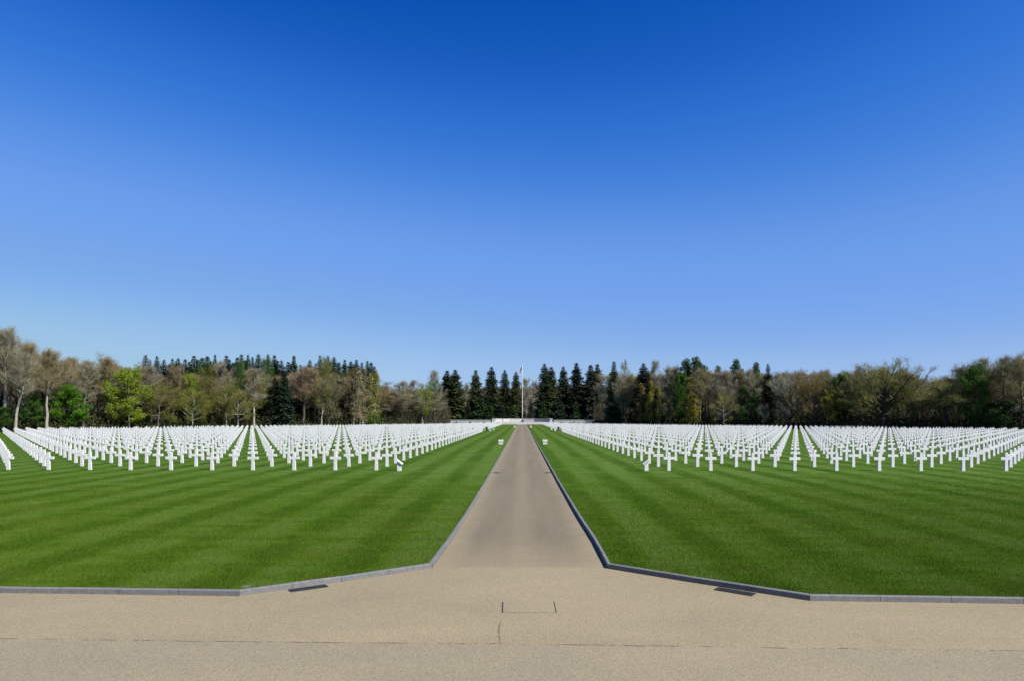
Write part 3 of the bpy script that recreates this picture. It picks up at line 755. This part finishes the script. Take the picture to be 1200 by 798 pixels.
rt = random.Random(77)
def plant_tree(name, label, group, px, top, kind, cm, bm_, wpx, off, lean=0.0, Y=None, cat='tree'):
    """px/top: foot column and crown top; wpx: crown width in photo pixels; off: metres behind the last crosses"""
    d = ray(px, HORIZON); Yv = 160.0
    for _ in range(40): Yv = 0.5*Yv + 0.5*(Y if Y is not None else dmax(d.x/d.y*Yv) + off)
    X = d.x/d.y*Yv; dep = project(X, Yv, 1)[2]
    H = (HC + (HORIZON - top)*dep/F - GZ)*(0.96 if kind in ('bare', 'tall', 'old', 'oak') else 1.0); R = wpx/2*dep/F
    tm, cmesh, H0, R0 = PRO[kind][rt.randrange(len(PRO[kind]))]
    t = empty(name, (X, Yv, GZ - .02), 0.0 if lean else rt.uniform(0, 6.28)); t.scale = (R/R0, R/R0, H/H0)
    if lean: t.rotation_euler = (0, lean, 0)
    for nm, me, mt in (('trunk', tm, M_bark[bm_]), ('crown', cmesh, cm)):
        o = bpy.data.objects.new(nm, me); C.objects.link(o); o.parent = t
        if not me.materials: me.materials.append(mt)
        o.material_slots[0].link = 'OBJECT'; o.material_slots[0].material = mt
    tag(t, label, cat, group)
    return t
# (name, label, px, top, kind, crown colour, bark, width px, offset, lean)
TW, LF, ND = M_twig, M_leaf, M_need
G1, G2, G3, G4 = 'trees along the woodland edge', 'spruces behind the terrace', 'tall conifers rising above the wood', 'young conifers at the foot of the spruces'
trees = [
 # --- sunlit-kerb side
 ('bare_tree', 'tallest bare grey tree, at the outer end of the wood, pale upright trunk', 4, 387, 'old', TW['grey'], 'pale', 62, 9, 0),
 ('bare_tree', 'tall bare grey tree beside the tallest one, just outside its crown', 31, 399, 'bare', TW['brown'], 'grey', 46, 16, 0),
 ('leaning_tree', 'bare tree with thick pale trunk leaning strongly, yellow-green sprigs on the trunk', 18, 414, 'old', TW['grey'], 'pale',  52, 3, .13),
 ('leaning_tree', 'bare tree with pale trunk leaning slightly, beside the low green leafy tree', 54.5, 411, 'old', TW['brown'], 'pale',  52, 3, .06),
 ('leafy_tree', 'low dark-green leafy tree behind the pale leaning trunks', 80, 453, 'leafy', LF['bright'], 'dark', 44, 7, 0),
 ('shrub_tree', 'small dark green tree at the foot of the tallest bare tree', 40, 464, 'leafy', LF['green'], 'dark', 30, 8, 0),
 ('shrub_tree', 'small bushy green tree at the outermost end of the wood', 6, 476, 'leafy', LF['green'], 'dark', 22, 6, 0),
 ('bare_tree', 'bare tree with thin grey trunk, between the dark-green and the lime-green tree', 98, 421, 'tall', TW['grey'], 'grey', 34, 6, 0),
 ('bare_tree', 'rust-tinged bare tree between the second leaning trunk and the lime-green tree', 84, 419, 'bare', TW['rust'], 'grey', 44, 18, 0),
 ('bare_tree', 'tall brown bare tree directly behind the lime-green tree', 128, 417, 'tall', TW['brown'], 'grey', 42, 15, 0),
 ('leafy_tree', 'bright lime-green tree in full fresh leaf with a slim grey trunk', 151, 435, 'leafy', LF['lime'], 'grey', 50, 5, 0),
 ('spreading_tree', 'broad olive-grey budding tree with level branches beside the lime-green tree', 187, 452, 'spreading', LF['olive'], 'grey', 56, 4, 0),
 ('bare_tree', 'tall grey bare tree rising behind the broad olive-grey tree', 178, 427, 'tall', TW['grey'], 'grey', 36, 14, 0),
 ('bare_tree', 'rusty bare tree between the broad olive-grey tree and the small vivid green tree', 204, 428, 'bare', TW['rust'], 'grey', 36, 13, 0),
 ('leafy_tree', 'small vivid yellow-green tree crown showing halfway up the wood', 221, 438, 'leafy', LF['lime'], 'grey', 22, 11, 0),
 ('budding_tree', 'yellowish budding tree beside the small vivid green crown', 239, 431, 'budding', LF['olive'], 'brown', 34, 12, 0),
 ('spreading_tree', 'low olive tree with short pale trunk, first of a row of three', 225, 458, 'spreading', LF['olive'], 'pale', 46, 4, 0),
 ('spreading_tree', 'low olive tree with short pale trunk, middle of a row of three', 264, 452, 'spreading', LF['olive'], 'pale', 50, 4, 0),
 ('spreading_tree', 'low greyish tree with short pale trunk, next to the slim grey trunk', 279, 457, 'spreading', LF['pale'], 'pale', 42, 3.4, 0),
 ('bare_tree', 'pale spreading bare crown standing out before the dark conifer tops', 257, 424, 'bare', TW['grey'], 'grey', 36, 16, 0),
 ('bare_tree', 'bare grey tree with a slim grey trunk beside the row of low olive trees', 298, 431, 'tall', TW['grey'], 'pale', 36, 4, 0),
 ('ivy_tree', 'dark ivy-clad tree behind the slim grey trunk', 281, 424, 'budding', LF['green'], 'dark', 30, 13, 0),
 ('ivy_tree', 'darkest olive tree close beside the conifer tops, next to the blackish spruce', 310, 421, 'budding', LF['green'], 'dark', 26, 14, 0),
 ('spruce', 'blackish spruce with blue-green lower boughs among the bare trees', 333, 428, 'slim', ND['blue'], 'dark', 23, 6, 0),
 ('spruce', 'shorter dark spruce tucked behind the blackish one', 322, 441, 'conifer', ND['black'], 'dark', 26, 9, 0),
 ('bare_tree', 'reddish bare tree beside the blackish spruce', 356, 428, 'tall', TW['red'], 'grey', 38, 9, 0),
 ('budding_tree', 'olive-yellow tinged tree crown just below the conifer tops', 381, 421, 'budding', LF['olive'], 'brown', 36, 14, 0),
 ('bare_tree', 'brown bare tree between the reddish tree and the dark forked tree', 370, 431, 'bare', TW['brown'], 'grey', 36, 10, 0),
 ('oak_tree', 'dark forked bare tree with a thick trunk, amid thin pale trunks', 385.5, 439, 'oak', TW['dark'], 'dark', 52, 5, 0),
 ('bare_tree', 'small bare tree with a straight pale trunk beside the dark forked tree', 376, 447, 'tall', TW['olive'], 'pale', 26, 4, 0),
 ('budding_tree', 'dark olive tree behind the cluster of thin pale trunks', 411, 432, 'budding', LF['rust'], 'dark', 30, 12, 0),
 ('birch', 'leaning birch with a thin white trunk, first of the white-trunked cluster', 414.5, 440, 'wispy', TW['dark'], 'birch', 18, 4, .06),
 ('birch', 'straight birch with the boldest white trunk of the cluster', 421.5, 434, 'wispy', TW['brown'], 'birch', 20, 4.4, 0),
 ('birch', 'birch with white trunk close beside the boldest white trunk', 425.5, 430, 'wispy', TW['dark'], 'birch', 22, 5, 0),
 ('birch', 'tall thin birch at the inner end of the wood, below the last conifer top', 440, 432, 'wispy', TW['olive'], 'birch', 20, 5, 0),
 ('birch', 'slender birch between the white-trunked cluster and the last thin birch', 433, 437, 'wispy', TW['olive'], 'birch', 18, 8, 0),
 ('shrub_tree', 'small bright green bush-like tree below the thin birches', 437, 485, 'leafy', LF['bright'], 'dark', 18, 6, 0),
 # --- the gap
 ('bare_tree', 'brown bare tree just past the end of the wood, in the gap', 455, 451, 'tall', TW['brown'], 'grey', 22, 20, 0),
 ('bare_tree', 'thin bare tree with dark trunk in the gap before the far hill', 472, 446, 'tall', TW['grey'], 'dark', 24, 18, 0),
 ('bare_tree', 'greyish bare tree second in the gap, beside the yellow-green tree', 484, 445, 'tall', TW['grey'], 'grey', 24, 22, 0),
 ('leafy_tree', 'yellow-green half-leafed tree with thin dark trunk beside the first spruces', 498, 450, 'budding', LF['lime'], 'dark', 30, 14, 0),
 ('budding_tree', 'olive tree with dark trunk between the yellow-green tree and the first spruces', 508, 447, 'budding', LF['green'], 'dark', 24, 16, 0),
 ('bare_tree', 'pale fan-shaped bare crown rising behind the yellow-green tree', 510, 435, 'bare', TW['grey'], 'grey', 26, 40, 0),
 # --- dark-kerb side
 ('larch', 'feathery green larch with crooked tip beside the last big spruce', 719.5, 422, 'slim', ND['fir'], 'brown', 24, 16, 0),
 ('budding_tree', 'tall round-topped brownish green tree beside the feathery larch', 734, 427, 'budding', LF['pale'], 'grey', 26, 16, 0),
 ('spruce', 'solitary broad black spruce behind golden birches', 754, 424.5, 'conifer', ND['black'], 'dark', 32, 12, 0),
 ('bare_tree', 'thin bare crown just beside the top of the solitary black spruce', 767, 422, 'tall', TW['grey'], 'grey', 18, 18, 0),
 ('birch', 'golden-tinged birch standing before the solitary black spruce', 751, 448, 'wispy', LF['rust'], 'birch', 20, 5, 0),
 ('birch', 'slim birch with white trunk and golden sprays, next to the black spruce', 763, 445, 'wispy', LF['gold'], 'birch', 16, 5, 0),
 ('birch', 'shorter slim birch with bare white trunk between the golden birches', 772.5, 452, 'wispy', LF['gold'], 'birch', 12, 4.4, 0),
 ('birch', 'tall birch with the longest white trunk on the dark-kerb side', 785.5, 447, 'wispy', LF['olive'], 'birch', 14, 4.4, 0),
 ('bare_tree', 'grey-brown round bare crown above the tall white-trunked birch', 783, 429, 'bare', TW['grey'], 'grey', 34, 12, 0),
 ('leafy_tree', 'dark green tree between the white-trunked birch and the brightest golden birch', 797, 440, 'leafy', LF['green'], 'dark', 22, 9, 0),
 ('birch', 'largest and brightest golden birch of the dark-kerb side', 808, 441, 'wispy', LF['gold'], 'pale', 26, 5, 0),
 ('birch', 'short golden birch spreading beside the brightest golden birch', 814, 461, 'wispy', LF['gold'], 'pale', 20, 4.5, 0),
 ('pine', 'pine with a dark lumpy top above the dark-green leafy tree', 803, 421, 'pine', ND['pine'], 'brown', 28, 20, 0),
 ('pine', 'pine with the highest pointed green top above the brightest golden birch', 815, 418, 'pine', ND['pine'], 'brown', 31, 19, 0),
 ('pine', 'pine with a wide flat green top behind bare twigs', 826, 427, 'pine', ND['fir'], 'brown', 25, 20, 0),
 ('pine', 'small pine top above the low olive tree', 842, 428, 'pine', ND['pine'], 'brown', 18, 22, 0),
 ('pine', 'pine with a bright green top, wispy at the tip, between bare crowns', 861, 421, 'pine', ND['pine'], 'brown', 25, 20, 0),
 ('pine', 'pine with a round green top right beside the black columnar spruce', 886, 425, 'pine', ND['pine'], 'brown', 20, 20, 0),
 ('bare_tree', 'brown bare tree beside the brightest golden birch, straight grey trunk', 822, 432, 'bare', TW['brown'], 'grey', 36, 8, 0),
 ('bare_tree', 'wide bare grey crown above the low olive tree', 846, 433, 'bare', TW['grey'], 'grey', 40, 12, 0),
 ('bare_tree', 'bare grey-green crown between low olive tree and black columnar spruce', 878, 434, 'bare', TW['grey'], 'grey', 36, 10, 0),
 ('leafy_tree', 'dark green leafy tree beneath the crown beside the black columnar spruce', 876, 455, 'leafy', LF['green'], 'dark', 30, 9, 0),
 ('spreading_tree', 'low olive tree with level boughs and a pale trunk, alone by the crosses', 848.5, 462, 'spreading', LF['pale'], 'pale', 36, 4, 0),
 ('spruce', 'black columnar spruce with a blunt top among bare trees', 900, 425, 'slim', ND['black'], 'dark', 20, 9, 0),
 ('bare_tree', 'small grey bare tree at the foot of the black columnar spruce', 894, 474, 'spreading', TW['grey'], 'grey', 16, 4, 0),
 ('oak_tree', 'large round grey bare tree next to the black columnar spruce', 926, 434, 'oak', TW['grey'], 'dark', 62, 5, 0),
 ('oak_tree', 'rust and yellow tinged tree with a slanting dark trunk beside the round grey tree', 955, 438, 'oak', LF['rust'], 'dark', 58, 6, .02),
 ('budding_tree', 'golden-green low crown on the outer side of the rust-tinged tree', 974, 462, 'spreading', LF['gold'], 'dark', 28, 5, 0),
 ('leafy_tree', 'green tree in the notch between the rust-tinged tree and the great oak', 986, 440, 'leafy', LF['green'], 'dark', 26, 10, 0),
 ('oak_tree', 'great bare oak with a dark forked trunk, the broadest tree of all', 1035, 421, 'oak', TW['olive'], 'dark', 104, 5, 0),
 ('oak_tree', 'brownish bare tree crowding the great oak on its inner side', 1006, 430, 'oak', TW['dark'], 'dark', 48, 9, 0),
 ('budding_tree', 'olive-yellow budding tree on the outer side of the great oak', 1070, 438, 'budding', LF['olive'], 'dark', 44, 6, 0),
 ('spreading_tree', 'rounded pale olive tree with low level boughs between the oak and the dark green tree', 1108, 447, 'spreading', LF['pale'], 'dark', 72, 4, 0),
 ('leafy_tree', 'very dark conical green tree with a brighter top near the outer edge', 1144, 431, 'leafy', LF['green'], 'dark', 38, 5, 0),
 ('bare_tree', 'dark bare tree standing between the pale olive and the conical green tree', 1124, 428, 'bare', TW['dark'], 'dark', 46, 12, 0),
 ('bare_tree', 'brown bare tree rising right behind the conical green tree', 1152, 420, 'bare', TW['brown'], 'grey', 48, 12, 0),
 ('bare_tree', 'tall dark bare tree beyond the conical green tree', 1177, 419, 'bare', TW['dark'], 'dark', 50, 9, 0),
 ('bare_tree', 'outermost tall bare tree on the dark-kerb side', 1199, 416, 'bare', TW['brown'], 'dark', 50, 8, 0),
 ('leafy_tree', 'dark low bushy tree at the foot of the outermost bare trees', 1170, 470, 'leafy', LF['darkgreen'], 'dark', 40, 6, 0),
]
for (nm, lb, px, top, kd, cm, bk, w, off, lean) in trees:
    plant_tree(nm, lb, G1, px, top, kd, cm, bk, w, off, lean)
# spruces behind the terrace
for px, top, w, mt, Y, lb in (
  (524, 433, 28, 'spruce', 306, 'outermost big spruce on the sunlit-kerb side, half joined to its neighbour'),
  (533.5, 432, 28, 'mossy', 300, 'big mossy-lit spruce beside the outermost one, above the small bluish fir'),
  (557.5, 432.5, 23, 'mossy', 303, 'lone slim spruce past the sky gap, beside the tallest of its group'),
  (576, 429, 25, 'spruce', 302, 'tallest spruce on the sunlit-kerb side of the flagpole'),
  (591.5, 432.5, 20, 'spruce', 306, 'narrow dark spruce between the tallest and the one beside the flagpole'),
  (604.5, 434.5, 21, 'mossy', 304, 'short mossy-lit spruce right beside the flagpole'),
  (638, 424.8, 25, 'spruce', 302, 'dark twin-topped spruce nearest the flagpole across the notch'),
  (646, 429, 26, 'mossy', 305, 'mossy-lit spruce sharing its crown with the dark twin-topped one'),
  (660, 428.5, 22, 'spruce', 305, 'slim dark spruce between the twin-topped and the tallest dark spruce'),
  (675.5, 424, 27, 'black', 303, 'tallest and blackest spruce on the dark-kerb side'),
  (692, 426.5, 24, 'black', 300, 'black spruce with a bare pale lower trunk'),
  (700, 425.5, 26, 'mossy', 303, 'mossy-lit spruce last in the row, beside the clipped hedge')):
    plant_tree('spruce', lb, G2, px, top, 'conifer', ND[mt], 'pale' if px == 692 else 'dark', w*1.15, 0, 0, Y)
for px, top, w, mt, lb in (
  (541, 475, 20, 'blue', 'small bluish fir below the outermost big spruces'), (548, 470, 14, 'black', 'little black fir at the sky gap'),
  (562, 464, 26, 'fir', 'broad green young fir below the lone slim spruce'), (574, 470, 20, 'fir', 'green young fir below the tallest sunlit-side spruce'),
  (587, 471, 22, 'blue', 'bluish young fir below the narrow dark spruce'), (600, 474, 20, 'fir', 'green young fir just beside the flagpole'),
  (622, 466, 14, 'black', 'little dark fir in the notch across the flagpole'), (636, 470, 20, 'fir', 'green young fir below the twin-topped spruce'),
  (655, 464, 22, 'blue', 'bluish young fir below the slim dark spruce'), (674.5, 468, 16, 'fir', 'bright green pointed little fir below the blackest spruce'),
  (718, 468, 22, 'fir', 'green young fir beside the clipped hedge'), (732, 464, 22, 'black', 'dark young fir between the hedge and golden birches')):
    plant_tree('young_fir', lb, G4, px, top, 'young', ND[mt], 'dark', w*1.1, 0, 0, 298 if px < 700 else 258, 'fir')
# conifer tops behind the sunlit-kerb wood: nothing tells most of them apart
for px, top in ((170.5, 414.5), (184, 414), (192, 418), (202, 418.5), (209, 415), (217, 419), (227.5, 415), (237, 417), (243, 415.5), (252, 413), (265.5, 413), (273, 420), (283, 414), (290.5, 414), (296, 415.5),
                (303, 414), (314, 413), (321.5, 413), (330, 418), (344.5, 416), (363, 419), (375, 415), (384.5, 415.5), (391.5, 417), (404, 418), (417.5, 417), (424, 422), (430.5, 418), (439, 425), (176, 419), (198, 422), (206, 421), (222, 421), (232, 421), (247, 419), (258, 420), (269, 421), (278, 418), (287, 420), (300, 420), (309, 418), (325, 420), (338, 422), (352, 423), (370, 421), (380, 421), (397, 423), (411, 422), (435, 424)):
    kd_ = rt.choice(['slim', 'slim', 'conifer'])
    plant_tree('conifer_tree', 'dark conifer with only its top showing above the bare wood', 'conifer tops above the bare wood', px, top + rt.uniform(-1, 3.5), kd_, ND[rt.choice(['blue', 'spruce', 'spruce', 'fir', 'mossy'])], 'dark', rt.uniform(17, 30), 24 + rt.uniform(0, 16))
# deeper trees of the wood, behind the edge
PROF = [(-260, 396), (-90, 392), (0, 394), (30, 404), (50, 418), (65, 416), (78, 423), (150, 423), (165, 432), (200, 436), (300, 436), (400, 435), (438, 438), (446, 456), (520, 452), (545, 455), (600, 452), (610, 448), (625, 452), (640, 446), (700, 440), (715, 436), (780, 431), (880, 432), (930, 431), (980, 433), (1010, 431), (1060, 432), (1085, 442), (1110, 435), (1140, 427), (1170, 423), (1200, 419), (1290, 416), (1460, 420)]
def prof(px):
    for (a, c), (e, g) in zip(PROF[:-1], PROF[1:]):
        if a <= px <= e: return c + (g-c)*(px-a)/(e-a)
    return 430
px = -240.0
while px < 1440:
    if not 505 < px < 712:
        side = 'sunlit-kerb' if px < 600 else 'dark-kerb'
        cmx = rt.choice([TW['brown'], TW['grey'], TW['grey'], TW['olive'], TW['dark'], TW['rust']])
        plant_tree('bare_tree', f'bare tree deep in the wood behind the {side} lawn, hidden below its top', f'deeper bare trees behind the {side} lawn', px, prof(px) + rt.uniform(0, 9), rt.choice(['bare', 'tall', 'bare']), cmx, rt.choice(['grey', 'dark', 'dark']), rt.uniform(30, 48), rt.uniform(13, 38))
    px += rt.uniform(5, 8.5)
# pale far trees in the notch beside the flagpole and the sky gap
for px, top, w, lb in ((617, 443, 18, 'pale distant bare tree in the notch right beside the flagpole'), (627.5, 446, 14, 'pale distant bare tree in the notch next to the twin-topped spruce'), (548, 449, 20, 'pale distant bare tree in the sky gap between spruces'), (585, 455, 16, 'pale distant bare tree glimpsed between the narrow spruces')):
    plant_tree('bare_tree', lb, G1, px, top, 'bare', TW['grey'], 'grey', w, 0, 0, 345)

# undergrowth under the wood: leaf and twig masses without countable plants
def mass(name, n, offs, hmax, size, mat, label, cat, seed, xr=(-125, 125), lowbias=1.0, gap=None, thin=.6, tall=0.0):
    r = np.random.default_rng(seed)
    x = r.uniform(xr[0], xr[1], n); d = np.interp(np.abs(x), [a for a, _ in DM], [c for _, c in DM])
    y = d + offs[0] + (offs[1]-offs[0])*r.random(n)
    hum = 0.55 + 0.45*np.sin(x*0.9 + 2*np.sin(y*.5)) * np.sin(y*.7 + x*.23)
    z = GZ + r.random(n)**lowbias * hmax * np.clip(hum, .25, 1.2)
    if gap is not None:
        k = ~((np.abs(x) < gap)); x, y, z = x[k], y[k], z[k]
    n = len(x); c = np.stack([x, y, z], 1)
    u = r.normal(size=(n, 3)); u[:, 2] += tall*np.sign(u[:, 2]); u /= np.linalg.norm(u, axis=1)[:, None]; v = np.cross(u, r.normal(size=(n, 3))); v /= np.linalg.norm(v, axis=1)[:, None]
    s = size*(0.5 + r.random((n, 1)))
    V = np.stack([c - u*s, c + v*s*thin, c + u*s, c - v*s*thin], 1).reshape(-1, 3)
    V[:, 2] = np.maximum(V[:, 2], GZ - .05)
    return tag(link(name, np_mesh(name, V, 4, mat)), label, cat, None, 'stuff')
mass('undergrowth', 130000, (6, 24), 5.5, .2, mat_leaf('undergrowth_dark', (0.060, 0.064, 0.022), (0.030, 0.033, 0.013), 0.1), 'dark leafy undergrowth filling the foot of the wood', 'undergrowth', 21, lowbias=1.3, gap=36, xr=(-108, 108))
mass('undergrowth', 34000, (4, 10), 2.6, .17, mat_leaf('undergrowth_green', (0.070, 0.100, 0.014), (0.036, 0.055, 0.010), 0.25), 'low green scrub along the edge of the wood', 'undergrowth', 22, lowbias=1.5, gap=36, xr=(-108, 108))
mass('deep_woods', 260000, (38, 62), 14.0, .5, mat_leaf('deep_wood_twigs', (0.085, 0.075, 0.038), (0.045, 0.040, 0.022), 0.0), 'dim brown mass of the deep wood behind the edge trees', 'deep wood', 23, lowbias=.9, gap=30, thin=.10, tall=2.6, xr=(-128, 128))
# litter-covered woodland floor
b = MB(); outer = []
for s in (-1, 1):
    ps = [(s*x, dmax(x) + 5.0) for x in (36, 44, 50, 60, 69, 84, 100, 120, 140)]
    b = MB()
    for (x0, y0), (x1, y1) in zip(ps[:-1], ps[1:]):
        q = [(x0, y0, GZ+.006), (x1, y1, GZ+.006), (x1, 330, GZ+.006), (x0, 330, GZ+.006)]
        b.poly(q if s > 0 else q[::-1])
    tag(b.build('woodland_floor', M_floor), kind='structure')

# clipped hedge and round shrubs by the terrace
def leaf_blob(name, n, fn, size, mat, loc, seed, parent=None):
    rng = random.Random(seed); b = MB()
    for _ in range(n): leafq(b, fn(rng), size, rng)
    return b.build(name, mat, parent, loc)
h_, tdep = at_depth(706, 262); 
o = leaf_blob('hedge', 2600, lambda r: Vector((r.uniform(-4.0, 4.0), r.uniform(-.6, .6), r.uniform(0, 1.75))), .3, LF['darkgreen'], (h_.x, 262, GZ), 5)
tag(o, 'low clipped dark green hedge beside the last mossy-lit spruce', 'hedge')
for i, (px, Y) in enumerate(((535, 281), (551, 280), (566.5, 280), (658, 280), (672.5, 280), (689.5, 281))):
    p, _ = at_depth(px, Y)
    def ball(r):
        v = rdir(r)*r.uniform(.75, 1); return Vector((v.x*.5, v.y*.5, .62 + v.z*.55))
    t = empty('round_shrub', (p.x, Y, GZ))
    leaf_blob('foliage', 260, ball, .2, LF['darkgreen'], (0, 0, 0), 60+i, t)
    b = MB(); b.tube([(0, 0, -.1), (0, 0, .5)], [.05, .04], 6); b.build('stem', M_bark['dark'], t)
    tag(t, ['round dark shrub furthest from the terrace before the sunlit-side wall', 'middle round dark shrub before the sunlit-side low wall', 'round dark shrub nearest the terrace before the sunlit-side wall',
            'round dark shrub nearest the terrace before the dark-kerb-side wall', 'middle round dark shrub before the dark-kerb-side low wall', 'round dark shrub furthest from the terrace before the dark-kerb-side wall'][i], 'shrub', 'round shrubs along the low walls')
for i, (px, py, lb) in enumerate(((570.2, 504.6, 'small upright green shrub ending the cross rows beside the sunlit-side aisle posts'), (654.6, 504.6, 'small upright green shrub ending the cross rows beside the dark-kerb-side aisle posts'))):
    p = gp(px, py, GZ); t = empty('upright_shrub', p)
    leaf_blob('foliage', 300, lambda r: Vector((r.gauss(0, .16), r.gauss(0, .16), r.uniform(.05, .95))), .16, LF['green'], (0, 0, 0), 80+i, t)
    b = MB(); b.tube([(0, 0, -.1), (0, 0, .5)], [.03, .02], 5); b.build('stem', M_bark['dark'], t)
    tag(t, lb, 'shrub', 'upright shrubs at the cross aisle')

# far wooded hill closing the gap
b = MB(); rng = random.Random(4); NX, NY = 60, 14
def hz(x, y): 
    t = max(0, min(1, (y-420)/380)); return (-2 + 34*t*t*(3-2*t))*(1 + .08*math.sin(x*.006+1)) - .00000*x*x + 1.0*math.sin(x*.021)*t
P = {(i, j): Vector((-900 + 1800*i/NX, 380 + 620*j/NY, hz(-900 + 1800*i/NX, 380 + 620*j/NY))) for i in range(NX+1) for j in range(NY+1)}
for i in range(NX):
    for j in range(NY): b.quad(P[i, j], P[i+1, j], P[i+1, j+1], P[i, j+1])
tag(b.build('hill', mat_plain('hill_wood', (0.085, 0.078, 0.042), 0.95, 0, .5, .04)), kind='structure')
r = np.random.default_rng(9); n = 60000
x = r.uniform(-330, 330, n); y = 400 + 560*r.random(n)
z = np.array([hz(a, c) for a, c in zip(x, y)]) + r.random(n)*(4.0 + 2.5*np.sin(x*.35)*np.sin(y*.3))
c = np.stack([x, y, z], 1); u = r.normal(size=(n, 3)); u /= np.linalg.norm(u, axis=1)[:, None]; v = np.cross(u, r.normal(size=(n, 3))); v /= np.linalg.norm(v, axis=1)[:, None]
s = .8*(.5 + r.random((n, 1)))
tag(link('far_woods', np_mesh('far_woods', np.stack([c-u*s, c+v*s*.6, c+u*s, c-v*s*.6], 1).reshape(-1, 3), 4, mat_leaf('far_wood_canopy', (0.135, 0.118, 0.075), (0.09, 0.082, 0.05), 0.0))), 'brownish far-off wood covering the distant hill', 'far wood', None, 'stuff')
